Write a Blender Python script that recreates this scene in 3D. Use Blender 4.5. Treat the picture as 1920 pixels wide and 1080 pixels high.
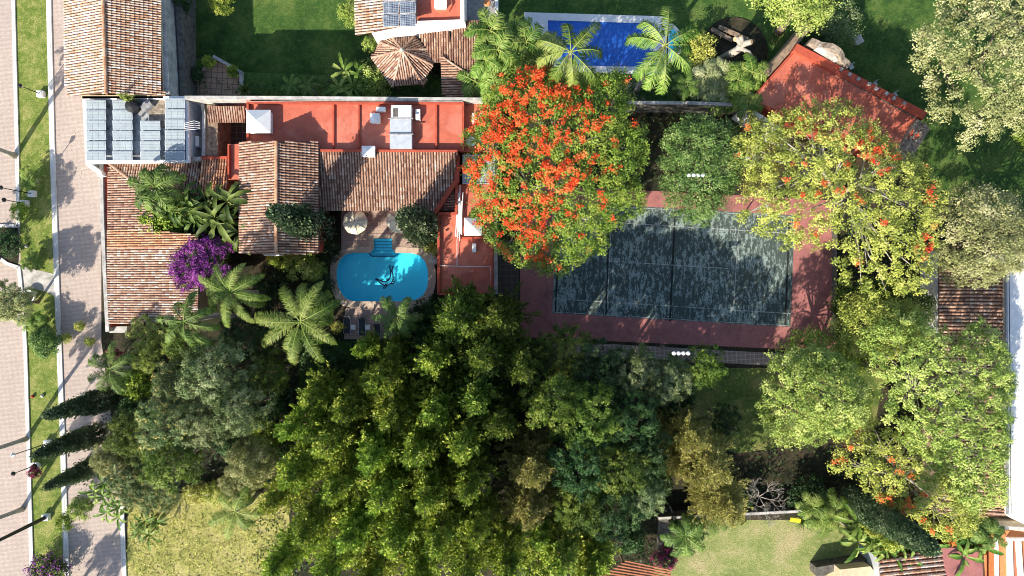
import bpy, bmesh, math, random
import numpy as np
from mathutils import Vector, Matrix
from mathutils.geometry import tessellate_polygon
for _o in list(bpy.data.objects): bpy.data.objects.remove(_o)
C = bpy.context.scene.collection
# ---------------------------------------------------------------- camera, sky, sun, exposure
HC = 68.0            # height of the drone above the ground
S = 18.7             # photograph pixels per metre on the ground
cam = bpy.data.cameras.new('camera'); camo = bpy.data.objects.new('camera', cam); C.objects.link(camo)
camo.location = (0, 0, HC); camo.rotation_euler = (0, 0, 0)
cam.sensor_width = 36; cam.lens = 36*HC/(1920/S); cam.clip_start = 1; cam.clip_end = 2000
bpy.context.scene.camera = camo
SUN_EL = math.radians(33); SH = Vector((0.57, 0.82, 0)).normalized()     # SH: where shadows fall
world = bpy.data.worlds.new('World'); bpy.context.scene.world = world; world.use_nodes = True
wn = world.node_tree.nodes; bg = wn['Background']
sky = wn.new('ShaderNodeTexSky'); sky.sky_type = 'NISHITA'; sky.sun_disc = False
sky.sun_elevation = SUN_EL; sky.sun_rotation = math.atan2(-SH.x, -SH.y)
world.node_tree.links.new(sky.outputs[0], bg.inputs[0]); bg.inputs[1].default_value = 0.13
sun = bpy.data.lights.new('sun', 'SUN'); sun.energy = 5.0; sun.angle = math.radians(0.5); sun.color = (1, .91, .78)
suno = bpy.data.objects.new('sun', sun); C.objects.link(suno); suno.location = (0, 0, 60)
tosun = Vector((-SH.x*math.cos(SUN_EL), -SH.y*math.cos(SUN_EL), math.sin(SUN_EL)))
suno.rotation_euler = tosun.to_track_quat('Z', 'Y').to_euler()
vs = bpy.context.scene.view_settings
vs.view_transform = 'Standard'; vs.look = 'None'; vs.gamma = 1; vs.exposure = 0.9
bpy.context.scene.cycles.filter_width = 1.0
# ---------------------------------------------------------------- helpers
def W(px, py, z=0.0):
    k = (HC-z)/HC/S
    return Vector(((px-960)*k, (540-py)*k, z))
def tag(o, label=None, cat=None, group=None, kind=None):
    if label: o['label'] = label
    if cat: o['category'] = cat
    if group: o['group'] = group
    if kind: o['kind'] = kind
    return o
def empty(name, loc, label, cat, group=None, rz=0):
    o = bpy.data.objects.new(name, None); C.objects.link(o); o.location = loc; o.rotation_euler.z = rz
    o.empty_display_size = .3
    return tag(o, label, cat, group)
def link(name, me, mat=None, parent=None):
    if mat: me.materials.append(mat)
    o = bpy.data.objects.new(name, me); C.objects.link(o)
    if parent is not None:
        o.parent = parent
    return o
def npmesh(name, V, F, R=None, smooth=False):
    V = np.asarray(V, dtype=np.float32); F = np.asarray(F, dtype=np.int32)
    me = bpy.data.meshes.new(name); n = len(V); m = len(F); k = F.shape[1]
    me.vertices.add(n); me.vertices.foreach_set('co', V.ravel())
    me.loops.add(m*k); me.loops.foreach_set('vertex_index', F.ravel())
    me.polygons.add(m); me.polygons.foreach_set('loop_start', np.arange(0, m*k, k, dtype=np.int32))
    me.update(calc_edges=True)
    if R is not None:
        a = me.attributes.new('rnd', 'FLOAT', 'FACE'); a.data.foreach_set('value', np.asarray(R, dtype=np.float32))
    if smooth: me.polygons.foreach_set('use_smooth', np.ones(m, dtype=bool))
    return me
class MB:
    """collects shapes (world or local coordinates) for one mesh"""
    def __init__(s): s.v = []; s.f = []; s.r = []
    def add(s, vs, fs, r=0.5):
        n = len(s.v); s.v += [tuple(v) for v in vs]; s.f += [tuple(i+n for i in f) for f in fs]; s.r += [r]*len(fs); return s
    def prism(s, pts, z0, z1, r=.5):           # pts: xy vectors counter-clockwise or not
        n = len(pts); vs = [(p[0], p[1], z0) for p in pts]+[(p[0], p[1], z1) for p in pts]
        ar = sum(pts[i][0]*pts[(i+1) % n][1]-pts[(i+1) % n][0]*pts[i][1] for i in range(n))
        fs = [tuple(range(n, 2*n)), tuple(range(n-1, -1, -1))]+[(i, (i+1) % n, n+(i+1) % n, n+i) for i in range(n)]
        if ar < 0: fs = [tuple(reversed(f)) for f in fs]
        return s.add(vs, fs, r)
    def box(s, c, d, rz=0, r=.5, tilt=None):
        m = Matrix.Rotation(rz, 3, 'Z')
        if tilt is not None: m = m @ Matrix.Rotation(tilt[0], 3, 'X') @ Matrix.Rotation(tilt[1], 3, 'Y')
        vs = []
        for z in (-.5, .5):
            for x, y in ((-.5, -.5), (.5, -.5), (.5, .5), (-.5, .5)):
                vs.append(Vector(c)+m @ Vector((x*d[0], y*d[1], z*d[2])))
        return s.add(vs, [(3, 2, 1, 0), (4, 5, 6, 7), (0, 1, 5, 4), (1, 2, 6, 5), (2, 3, 7, 6), (3, 0, 4, 7)], r)
    def tube(s, pts, rad, n=6, cap=True, r=.5):
        pts = [Vector(p) for p in pts]
        if not hasattr(rad, '__len__'): rad = [rad]*len(pts)
        vs = []; fs = []
        for i, p in enumerate(pts):
            d = (pts[min(i+1, len(pts)-1)]-pts[max(i-1, 0)])
            if d.length < 1e-6: d = Vector((0, 0, 1))
            d.normalize(); a = d.cross(Vector((.13, .97, .2))).normalized()
            if a.length < .1: a = Vector((1, 0, 0))
            b = d.cross(a)
            for k in range(n):
                t = 2*math.pi*k/n; vs.append(p+(a*math.cos(t)+b*math.sin(t))*rad[i])
        for i in range(len(pts)-1):
            for k in range(n):
                fs.append((i*n+k, i*n+(k+1) % n, (i+1)*n+(k+1) % n, (i+1)*n+k))
        if cap: fs += [tuple(range(n-1, -1, -1)), tuple(range((len(pts)-1)*n, len(pts)*n))]
        return s.add(vs, fs, r)
    def lathe(s, c, prof, n=16, r=.5):          # prof: (radius, z)
        vs = []; fs = []
        for (q, z) in prof:
            for k in range(n):
                t = 2*math.pi*k/n; vs.append((c[0]+q*math.cos(t), c[1]+q*math.sin(t), c[2]+z))
        for i in range(len(prof)-1):
            for k in range(n): fs.append((i*n+k, i*n+(k+1) % n, (i+1)*n+(k+1) % n, (i+1)*n+k))
        fs += [tuple(range(n-1, -1, -1)), tuple(range((len(prof)-1)*n, len(prof)*n))]
        return s.add(vs, fs, r)
    def strip(s, path, w, z0, z1, closed=False, r=.5):   # wall along a polyline, mitred, butt free
        P = [Vector((p[0], p[1])) for p in path]; n = len(P); L = []; Rr = []
        for i in range(n):
            a = P[i-1] if (i > 0 or closed) else None; b = P[(i+1) % n] if (i < n-1 or closed) else None
            d1 = (P[i]-a).normalized() if a is not None else None; d2 = (b-P[i]).normalized() if b is not None else None
            if d1 is None: d1 = d2
            if d2 is None: d2 = d1
            nn = Vector((-(d1.y+d2.y), d1.x+d2.x)).normalized(); c = max(.4, nn.dot(Vector((-d1.y, d1.x))))
            L.append(P[i]+nn*w/2/c); Rr.append(P[i]-nn*w/2/c)
        m = n if closed else n-1
        vs = [(p.x, p.y, z0) for p in L]+[(p.x, p.y, z0) for p in Rr]+[(p.x, p.y, z1) for p in L]+[(p.x, p.y, z1) for p in Rr]
        fs = []
        for i in range(m):
            j = (i+1) % n
            fs += [(2*n+i, 3*n+i, 3*n+j, 2*n+j), (i, 2*n+i, 2*n+j, j), (n+j, 3*n+j, 3*n+i, n+i)]
        if not closed: fs += [(0, n, 3*n, 2*n), (n-1, 3*n-1, 4*n-1, 2*n-1)]
        return s.add(vs, fs, r)
    def build(s, name, mat, parent=None, smooth=False):
        me = bpy.data.meshes.new(name)
        off = Vector((0, 0, 0))
        if parent is not None: off = parent.location
        me.from_pydata([(v[0]-off.x, v[1]-off.y, v[2]-off.z) for v in s.v] if parent is not None and not getattr(s, 'local', False) else s.v, [], s.f)
        a = me.attributes.new('rnd', 'FLOAT', 'FACE'); a.data.foreach_set('value', s.r)
        if smooth: me.polygons.foreach_set('use_smooth', [True]*len(me.polygons))
        me.update()
        return link(name, me, mat, parent)
class LB(MB):
    local = True      # already in the parent's coordinates
def PX(pts, z=0): return [W(p[0], p[1], z) for p in pts]
def sheet(name, pts, z, mat, holes=()):
    loops = [[Vector((p.x, p.y, 0)) for p in PX(pts, z)]]+[[Vector((p.x, p.y, 0)) for p in PX(h, z)] for h in holes]
    tri = tessellate_polygon(loops); vs = [v for l in loops for v in l]
    fs = []
    for t in tri:
        a, b, c = (vs[i] for i in t)
        fs.append(tuple(t) if (b-a).cross(c-a).z > 0 else tuple(reversed(t)))
    me = bpy.data.meshes.new(name); me.from_pydata([(v.x, v.y, z) for v in vs], [], fs); me.update()
    return tag(link(name, me, mat), kind='structure')
# ---------------------------------------------------------------- materials
class NT:
    def __init__(s, name):
        s.m = bpy.data.materials.new(name); s.m.use_nodes = True; s.t = s.m.node_tree; s.n = s.t.nodes
        s.b = s.n['Principled BSDF']; s.b.inputs['Roughness'].default_value = .8; s.b.inputs['Specular IOR Level'].default_value = .3
        s.geo = None
    def new(s, ty, **kw):
        n = s.n.new(ty)
        for k, v in kw.items(): setattr(n, k, v)
        return n
    def l(s, a, b): s.t.links.new(a, b)
    def pos(s, scale=(1, 1, 1), rot=0):
        if s.geo is None: s.geo = s.new('ShaderNodeNewGeometry')
        m = s.new('ShaderNodeMapping'); m.inputs['Scale'].default_value = scale; m.inputs['Rotation'].default_value[2] = rot
        s.l(s.geo.outputs['Position'], m.inputs[0]); return m.outputs[0]
    def noise(s, scale, detail=4, rough=.6, vec=None, dist=0):
        n = s.new('ShaderNodeTexNoise'); n.inputs['Scale'].default_value = scale; n.inputs['Detail'].default_value = detail
        n.inputs['Roughness'].default_value = rough; n.inputs['Distortion'].default_value = dist
        s.l(vec if vec is not None else s.pos(), n.inputs['Vector']); return n.outputs[0]
    def ramp(s, fac, stops, interp='LINEAR'):
        r = s.new('ShaderNodeValToRGB'); cr = r.color_ramp; cr.interpolation = interp
        while len(cr.elements) < len(stops): cr.elements.new(.5)
        for e, (p, c) in zip(cr.elements, stops):
            e.position = p; e.color = (*c, 1) if len(c) == 3 else (c[0], c[0], c[0], 1)
        s.l(fac, r.inputs[0]); return r.outputs[0]
    def mix(s, fac, a, b, mode='MIX'):
        m = s.new('ShaderNodeMix', data_type='RGBA', blend_type=mode)
        for sock, v in ((m.inputs[0], fac), (m.inputs[6], a), (m.inputs[7], b)):
            if hasattr(v, 'is_linked') or hasattr(v, 'links'): s.l(v, sock)
            elif isinstance(v, (int, float)): sock.default_value = v
            else: sock.default_value = (*v, 1)
        return m.outputs[2]
    def attr(s, name='rnd'):
        a = s.new('ShaderNodeAttribute', attribute_name=name); return a.outputs['Fac']
    def bump(s, h, strength=.5, dist=.05):
        b = s.new('ShaderNodeBump'); b.inputs['Strength'].default_value = strength; b.inputs['Distance'].default_value = dist
        s.l(h, b.inputs['Height']); s.l(b.outputs[0], s.b.inputs['Normal']); return s
    def col(s, c):
        if hasattr(c, 'links'): s.l(c, s.b.inputs['Base Color'])
        else: s.b.inputs['Base Color'].default_value = (*c, 1)
        return s
def plain(name, c, rough=.7, metal=0, dirt=.25, scale=2.5, spec=.3):
    t = NT(name); n = t.noise(scale, 6, .7); n2 = t.noise(scale*9, 3)
    d = tuple(x*(1-dirt*1.6) for x in c)
    k = t.mix(t.ramp(n, [(.35, (0,)), (.7, (1,))]), c, d)
    k = t.mix(t.ramp(n2, [(.45, (0,)), (.75, (.5*dirt*2,))]), k, tuple(x*.6 for x in c))
    t.col(k); t.b.inputs['Roughness'].default_value = rough; t.b.inputs['Metallic'].default_value = metal
    t.b.inputs['Specular IOR Level'].default_value = spec; t.bump(n2, .25, .02)
    return t.m
def leafmat(name, dark, mid, light, trans=.3, spread=.35, rough=.55):
    """three leaf colours mixed by a random number per leaf and per plant"""
    t = NT(name); a = t.attr(); oi = t.new('ShaderNodeObjectInfo')
    nz = t.noise(.55, 3, .6); ma = t.new('ShaderNodeMath', operation='MULTIPLY_ADD'); t.l(nz, ma.inputs[0]); ma.inputs[1].default_value = 1.1; ma.inputs[2].default_value = -.55
    ad = t.new('ShaderNodeMath', operation='ADD', use_clamp=True); t.l(a, ad.inputs[0]); t.l(ma.outputs[0], ad.inputs[1])
    k = t.ramp(ad.outputs[0], [(.0, dark), (.5, mid), (1, light)])
    hsv = t.new('ShaderNodeHueSaturation')
    mr = t.new('ShaderNodeMapRange'); t.l(oi.outputs['Random'], mr.inputs[0]); mr.inputs[3].default_value = 1-spread*.5; mr.inputs[4].default_value = 1+spread*.5
    mh = t.new('ShaderNodeMapRange'); t.l(oi.outputs['Random'], mh.inputs[0]); mh.inputs[3].default_value = .487; mh.inputs[4].default_value = .513
    t.l(mr.outputs[0], hsv.inputs['Value']); t.l(mh.outputs[0], hsv.inputs['Hue']); t.l(k, hsv.inputs['Color'])
    t.col(hsv.outputs[0]); t.b.inputs['Roughness'].default_value = rough
    tr = t.new('ShaderNodeBsdfTranslucent'); t.l(hsv.outputs[0], tr.inputs[0])
    mx = t.new('ShaderNodeMixShader'); mx.inputs[0].default_value = trans
    t.l(t.b.outputs[0], mx.inputs[1]); t.l(tr.outputs[0], mx.inputs[2])
    t.l(mx.outputs[0], t.n['Material Output'].inputs['Surface'])
    return t.m
def tilemat(name, stops):
    t = NT(name); a = t.attr()
    k = t.ramp(a, stops)
    n = t.noise(7, 5, .7); k = t.mix(t.ramp(n, [(.42, (0,)), (.66, (.5,))]), k, (.11, .07, .055))
    n3 = t.noise(.7, 3, .6); k = t.mix(t.ramp(n3, [(.42, (0,)), (.7, (.35,))]), k, (.2, .12, .085))
    t.col(k); t.b.inputs['Roughness'].default_value = .85; t.bump(n, .3, .02); return t.m
M = {}
M['tile'] = tilemat('terracotta_tiles', [(0, (.20, .10, .07)), (.2, (.36, .20, .135)), (.55, (.50, .315, .22)), (.85, (.57, .42, .32)), (1, (.70, .62, .54))])
M['tile_pale'] = tilemat('pale_clay_tiles', [(0, (.36, .18, .10)), (.2, (.56, .33, .20)), (.5, (.64, .47, .36)), (.8, (.68, .56, .47)), (1, (.78, .74, .68))])  # pale clay; on the gabled house sun glare is part of this tone
M['tile_orange'] = tilemat('orange_tiles', [(0, (.36, .16, .07)), (.3, (.56, .27, .14)), (.6, (.66, .36, .20)), (1, (.72, .50, .34))])
M['tile_base'] = plain('tile_channels', (.15, .085, .06), .95)
def red_paint():
    t = NT('red_roof_paint'); n = t.noise(1.1, 7, .65); n2 = t.noise(14, 5, .7); n3 = t.noise(.35, 3)
    k = t.mix(t.ramp(n, [(.42, (0,)), (.62, (.8,))]), (.50, .135, .08), (.40, .10, .062))
    k = t.mix(t.ramp(n2, [(.5, (0,)), (.72, (.45,))]), k, (.30, .08, .055))
    k = t.mix(t.ramp(n3, [(.49, (0,)), (.56, (.4,))]), k, (.60, .23, .16))
    v = t.noise(2.2, 6, .8, t.pos((1, .35, 1))); k = t.mix(t.ramp(v, [(.58, (0,)), (.66, (.5,))]), k, (.18, .07, .05))
    t.col(k).bump(n2, .3, .02); t.b.inputs['Roughness'].default_value = .75; return t.m
M['red'] = red_paint()
M['red_wall'] = plain('red_stucco', (.46, .09, .05), .85)
M['white'] = plain('white_paint', (.80, .79, .77), .6, dirt=.1)
M['cap'] = plain('weathered_cap', (.55, .53, .49), .85, dirt=.4, scale=1.2)
M['grey'] = plain('grey_concrete', (.34, .34, .34), .85, dirt=.35)
M['darkwall'] = plain('mossy_concrete', (.16, .15, .13), .95, dirt=.5)
M['cream'] = plain('cream_stucco', (.62, .5, .33), .85, dirt=.2)
M['orange_wall'] = plain('orange_stucco', (.65, .26, .10), .8, dirt=.2)
M['stone'] = plain('rubble_stone', (.42, .34, .26), .95, dirt=.55, scale=3.5)
M['metal'] = plain('galvanised_metal', (.62, .66, .70), .35, .3, dirt=.15)
M['black'] = plain('black_metal', (.02, .02, .022), .45, dirt=.1)
M['blue'] = plain('blue_plastic', (.02, .22, .62), .4, dirt=.1)
M['wood'] = plain('weathered_wood', (.36, .26, .18), .9, dirt=.5)
M['bark'] = plain('bark', (.23, .18, .13), .95, dirt=.4, scale=4)
M['palebark'] = plain('pale_bark', (.46, .42, .36), .95, dirt=.3, scale=4)
M['cutwood'] = plain('cut_wood', (.62, .40, .22), .9, dirt=.1)
M['canvas'] = plain('cream_canvas', (.72, .64, .46), .9, dirt=.07)
M['terracotta'] = plain('terracotta_pot', (.45, .17, .09), .8)
M['redpot'] = plain('red_pot', (.35, .03, .02), .5)
M['char'] = plain('charcoal_fabric', (.055, .06, .07), .9, dirt=.1)
M['yellow'] = plain('yellow_plastic', (.8, .6, .03), .5, dirt=.05)
def pavers(name, a, b, mortar, bw, rot, joint=.02, off=.5):
    t = NT(name); br = t.new('ShaderNodeTexBrick'); br.offset = off
    t.l(t.pos((1, 1, 1), rot), br.inputs['Vector']); br.inputs['Scale'].default_value = 1
    br.inputs['Brick Width'].default_value = bw[0]; br.inputs['Row Height'].default_value = bw[1]; br.inputs['Mortar Size'].default_value = joint
    br.inputs['Color1'].default_value = (*a, 1); br.inputs['Color2'].default_value = (*b, 1); br.inputs['Mortar'].default_value = (*mortar, 1)
    n = t.noise(.45, 5, .6); k = t.mix(t.ramp(n, [(.4, (0,)), (.75, (.35,))]), br.outputs[0], tuple(x*.55 for x in a))
    n2 = t.noise(12, 4, .7); k = t.mix(t.ramp(n2, [(.5, (0,)), (.8, (.45,))]), k, tuple(x*.4 for x in b))
    n4 = t.noise(.9, 5, .7, t.pos((1, .12, 1), -.03)); k = t.mix(t.ramp(n4, [(.55, (0,)), (.72, (.28,))]), k, tuple(x*.5 for x in a))
    t.col(k).bump(br.outputs[1], -.5, .02); t.b.inputs['Roughness'].default_value = .9; return t.m
M['road'] = pavers('brick_road', (.53, .435, .375), (.43, .35, .305), (.28, .235, .20), (.25, .13), math.radians(2), .016)
M['patio'] = pavers('patio_brick', (.48, .345, .28), (.38, .27, .215), (.25, .19, .16), (.5, .25), 0, .02)
M['patio_tile'] = pavers('square_terrace_tile', (.50, .31, .20), (.42, .26, .17), (.16, .12, .09), (.55, .55), .06, .035, 0)
M['grid_tile'] = pavers('grass_joint_pavers', (.30, .21, .17), (.24, .17, .14), (.42, .38, .32), (.45, .45), -.06, .03, 0)
M['dark_tile'] = pavers('dark_court_tile', (.075, .06, .05), (.06, .05, .045), (.16, .14, .12), (.6, .6), 0, .03, 0)
M['kerb'] = pavers('kerb_concrete', (.66, .65, .62), (.58, .57, .55), (.3, .3, .29), (3, 1.0), math.radians(92), .02)
def grass(name, a, b, c, patch=.35, speck=None):
    t = NT(name); n = t.noise(patch, 6, .65); n2 = t.noise(9, 6, .75); n3 = t.noise(2.2, 5, .7)
    k = t.ramp(n, [(.38, a), (.5, b), (.62, c)])
    k = t.mix(t.ramp(n2, [(.38, (.75,)), (.6, (0,))]), k, tuple(x*.4 for x in a))
    k = t.mix(t.ramp(n3, [(.5, (0,)), (.66, (.45,))]), k, c)
    if speck:
        n4 = t.noise(3.2, 3, .6); k = t.mix(t.ramp(n4, [(.56, (0,)), (.64, (.85,))]), k, speck)
    t.col(k).bump(n2, 1.0, .09); t.b.inputs['Roughness'].default_value = .95; return t.m
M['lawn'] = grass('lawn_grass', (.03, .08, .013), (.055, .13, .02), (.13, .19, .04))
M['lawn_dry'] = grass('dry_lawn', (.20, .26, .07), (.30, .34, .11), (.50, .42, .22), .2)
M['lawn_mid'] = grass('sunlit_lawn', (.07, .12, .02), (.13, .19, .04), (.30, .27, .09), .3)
M['verge'] = grass('verge_grass', (.13, .20, .03), (.21, .27, .05), (.36, .36, .11), .55)
M['meadow'] = grass('meadow_grass', (.34, .34, .09), (.46, .42, .13), (.56, .49, .2), .5, (.05, .045, .02))
M['soil'] = grass('leaf_litter', (.018, .022, .010), (.035, .035, .016), (.08, .06, .035), .5)
def court():
    t = NT('court_surface'); n = t.noise(1.5, 8, .7, t.pos((2.0, .7, 1), .06)); nf = t.noise(5.5, 6, .75, t.pos((1.3, .8, 1), .06)); n2 = t.noise(.28, 4, .6); n3 = t.noise(9, 5, .7)
    m1 = t.new('ShaderNodeMath', operation='MULTIPLY'); t.l(n, m1.inputs[0]); m1.inputs[1].default_value = .6
    m2 = t.new('ShaderNodeMath', operation='MULTIPLY_ADD'); t.l(nf, m2.inputs[0]); m2.inputs[1].default_value = .4; t.l(m1.outputs[0], m2.inputs[2])
    m3 = t.new('ShaderNodeMath', operation='MULTIPLY_ADD'); t.l(n2, m3.inputs[0]); m3.inputs[1].default_value = .30; t.l(m2.outputs[0], m3.inputs[2])
    k = t.ramp(n, [(.3, (.04, .058, .052)), (.7, (.085, .115, .10))])
    k = t.mix(t.ramp(m3.outputs[0], [(.655, (0,)), (.69, (.72,))]), k, (.33, .42, .39))
    k = t.mix(t.ramp(n3, [(.48, (0,)), (.66, (.7,))]), k, (.03, .04, .034))
    t.col(k).bump(n3, .3, .02); t.b.inputs['Roughness'].default_value = .85; return t.m
M['court'] = court()
def court_red():
    t = NT('court_surround'); n = t.noise(1.0, 7, .7); n2 = t.noise(10, 4, .7); n3 = t.noise(.4, 4)
    k = t.ramp(n, [(.35, (.40, .155, .14)), (.6, (.30, .12, .11)), (.75, (.2, .08, .075))])
    k = t.mix(t.ramp(n2, [(.5, (0,)), (.7, (.55,))]), k, (.08, .035, .03)); k = t.mix(t.ramp(n3, [(.55, (0,)), (.7, (.6,))]), k, (.10, .06, .05))
    t.col(k).bump(n2, .3, .02); return t.m
M['court_red'] = court_red()
def worn_line():
    t = NT('worn_line'); n = t.noise(2.5, 6, .8); k = t.ramp(n, [(.42, (.09, .12, .12)), (.54, (.42, .43, .41))]); t.col(k); return t.m
M['line'] = worn_line()
def water(name, tint, rough=.03, scale=1.6):
    t = NT(name); t.n.remove(t.b); gl = t.new('ShaderNodeBsdfGlossy'); gl.inputs['Roughness'].default_value = rough
    tr = t.new('ShaderNodeBsdfTransparent'); tr.inputs[0].default_value = (*tint, 1)
    n = t.noise(scale, 4, .5); b = t.new('ShaderNodeBump'); b.inputs['Strength'].default_value = .5; b.inputs['Distance'].default_value = .1; t.l(n, b.inputs['Height'])
    fr = t.new('ShaderNodeFresnel'); fr.inputs[0].default_value = 1.33; t.l(b.outputs[0], fr.inputs['Normal']); t.l(b.outputs[0], gl.inputs['Normal'])
    mx = t.new('ShaderNodeMixShader'); t.l(fr.outputs[0], mx.inputs[0]); t.l(tr.outputs[0], mx.inputs[1]); t.l(gl.outputs[0], mx.inputs[2])
    t.l(mx.outputs[0], t.n['Material Output'].inputs['Surface']); return t.m
M['water'] = water('pool_water', (.78, .97, 1))
def pool_floor():
    t = NT('pool_mosaic'); vo = t.new('ShaderNodeTexVoronoi'); vo.feature = 'DISTANCE_TO_EDGE'; vo.inputs['Scale'].default_value = 1.5
    n = t.noise(1.4, 3); md = t.mix(.25, t.pos(), n, 'ADD'); t.l(md, vo.inputs['Vector'])
    k = t.mix(t.noise(1.2, 5), (.05, .62, .82), (.12, .80, .93)); t.col(k); t.b.inputs['Roughness'].default_value = .4; return t.m
M['pool'] = pool_floor()
def cover():
    t = NT('pool_cover'); n = t.noise(1.2, 5, .6, t.pos((1, 3, 1)), 1.5); n2 = t.noise(5, 4, .7, None, 2)
    k = t.ramp(n2, [(.35, (.012, .09, .45)), (.6, (.025, .17, .66)), (.75, (.12, .35, .78))]); t.col(k).bump(n2, .8, .12); t.b.inputs['Roughness'].default_value = .3; return t.m
M['cover'] = cover()
def panel(name, c1, c2, nx, grid):
    t = NT(name); br = t.new('ShaderNodeTexBrick'); br.offset = 0; t.l(t.pos(), br.inputs[0]); br.inputs['Scale'].default_value = 1
    br.inputs['Brick Width'].default_value = grid[0]; br.inputs['Row Height'].default_value = grid[1]; br.inputs['Mortar Size'].default_value = grid[2]
    br.inputs['Color1'].default_value = (*c1, 1); br.inputs['Color2'].default_value = (*c2, 1); br.inputs['Mortar'].default_value = (.45, .5, .52, 1)
    n = t.noise(2, 4); k = t.mix(t.ramp(n, [(.4, (0,)), (.8, (.5,))]), br.outputs[0], (.42, .50, .52)); t.col(k)
    t.b.inputs['Roughness'].default_value = .25; t.b.inputs['Specular IOR Level'].default_value = .6; return t.m
M['cell'] = panel('dusty_collector_glass', (.22, .26, .27), (.27, .31, .32), 3, (5, .14, .012))
M['pv'] = panel('solar_cells', (.025, .035, .075), (.035, .045, .09), 6, (.16, .16, .008))
M['glass'] = plain('roof_glass', (.35, .42, .46), .2, dirt=.15, spec=.6)
# ---------------------------------------------------------------- leaf materials
M['L_red'] = leafmat('poinciana_leaf', (.05, .13, .015), (.19, .32, .035), (.42, .50, .08), .18)
M['L_yel'] = leafmat('yellow_green_leaf', (.12, .17, .025), (.36, .40, .07), (.60, .58, .15), .18)
M['L_lime'] = leafmat('lime_leaf', (.08, .15, .025), (.29, .38, .07), (.58, .62, .20), .18)
M['L_olive'] = leafmat('dusty_leaf', (.12, .15, .05), (.33, .35, .13), (.60, .57, .32), .18)
M['L_forest'] = leafmat('forest_leaf', (.045, .105, .012), (.205, .30, .03), (.52, .58, .095), .18, .25)
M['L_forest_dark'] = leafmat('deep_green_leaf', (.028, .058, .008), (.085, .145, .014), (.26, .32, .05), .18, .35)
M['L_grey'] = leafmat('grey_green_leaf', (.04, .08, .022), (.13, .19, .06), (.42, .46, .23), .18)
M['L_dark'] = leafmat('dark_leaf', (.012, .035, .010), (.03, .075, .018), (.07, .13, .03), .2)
M['L_bronze'] = leafmat('bronze_leaf', (.10, .11, .02), (.28, .27, .06), (.50, .46, .15), .25)
M['L_cyp'] = leafmat('cypress_leaf', (.035, .075, .035), (.11, .17, .08), (.34, .40, .22), .12)
M['L_palm'] = leafmat('palm_leaflet', (.04, .11, .015), (.13, .23, .03), (.36, .43, .11), .3)
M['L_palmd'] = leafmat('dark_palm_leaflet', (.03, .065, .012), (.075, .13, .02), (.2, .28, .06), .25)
M['L_mid'] = leafmat('mid_green_leaf', (.04, .085, .02), (.11, .19, .04), (.28, .35, .11), .18)
M['L_pale'] = leafmat('pale_leaf', (.14, .18, .06), (.30, .34, .14), (.50, .50, .28), .25)
M['L_dry'] = leafmat('dry_frond', (.25, .17, .08), (.42, .30, .16), (.55, .44, .26), .2)
M['flower'] = leafmat('scarlet_petals', (.50, .010, .010), (.80, .055, .022), (.90, .22, .08), .3)
M['flower_o'] = leafmat('orange_petals', (.75, .08, .02), (.88, .20, .04), (.90, .38, .10), .3)
M['purple'] = leafmat('purple_bracts', (.05, .008, .07), (.19, .025, .23), (.46, .12, .43), .3)
M['magenta'] = leafmat('magenta_bracts', (.3, .01, .08), (.6, .02, .2), (.75, .1, .3), .3)
M['goldflower'] = leafmat('yellow_blossom', (.3, .25, .05), (.5, .38, .1), (.6, .48, .2), .2)
# ---------------------------------------------------------------- foliage builders (numpy)
def norm(a): return a/np.maximum(np.linalg.norm(a, axis=1, keepdims=True), 1e-6)
def leafquads(P, D, Nn, L, Wd):
    """rhombic leaves: base P, direction D, normal Nn"""
    side = norm(np.cross(Nn, D)); n = len(P); L = L[:, None]; Wd = Wd[:, None]
    a = P; b = P+D*L*.5+side*Wd*.5; c = P+D*L; d = P+D*L*.5-side*Wd*.5
    V = np.stack([a, b, c, d], 1).reshape(-1, 3); F = np.arange(4*n).reshape(n, 4)
    return V, F
def foliage(blobs, ncl, nlf, leaf, cr, seed, up=.55, jit=.75, zmin=-.25, cull=.72, wr=.62, tone=None):
    rng = np.random.default_rng(seed); B = np.asarray(blobs, float); k = len(B)
    w = (B[:, 3]*B[:, 4]+B[:, 3]*B[:, 5]); w = w/w.sum()
    idx = rng.choice(k, ncl, p=w); d = norm(rng.normal(size=(ncl, 3)))
    bad = d[:, 2] < zmin; d[bad, 2] *= -1
    rf = rng.uniform(.80, 1.06, (ncl, 1)); c = B[idx, :3]+d*B[idx, 3:]*rf
    keep = np.ones(ncl, bool)
    for j in range(k):
        q = (c-B[j, :3])/B[j, 3:]; keep &= ~((np.einsum('ij,ij->i', q, q) < cull**2) & (idx != j))
    c = c[keep]; idx = idx[keep]; out = norm(d[keep]/B[idx, 3:]); n = len(c)
    brnd = rng.uniform(0, 1, k); crnd = .5*brnd[idx]+.5*rng.uniform(0, 1, n)
    g = rng.normal(size=(n, nlf, 3))*cr*np.array([1, 1, .75]); P = (c[:, None]+g).reshape(-1, 3)
    O = np.repeat(out, nlf, 0); m = len(P)
    cj = np.repeat(rng.normal(size=(n, 3)), nlf, 0); rel = norm(g.reshape(-1, 3)); Nn = norm(O*.6+np.array([0, 0, up])+cj*jit*.5+rel*.45+rng.normal(size=(m, 3))*jit*.38)
    D = norm(np.cross(Nn, rng.normal(size=(m, 3)))+O*.35)
    L = leaf*rng.uniform(.65, 1.35, m)
    V, F = leafquads(P-D*L[:, None]*.5, D, Nn, L, L*wr)
    R = np.clip(.78*np.repeat(crnd, nlf)+.22*rng.uniform(0, 1, m), 0, 1)
    return V, F, R, c, out
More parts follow.
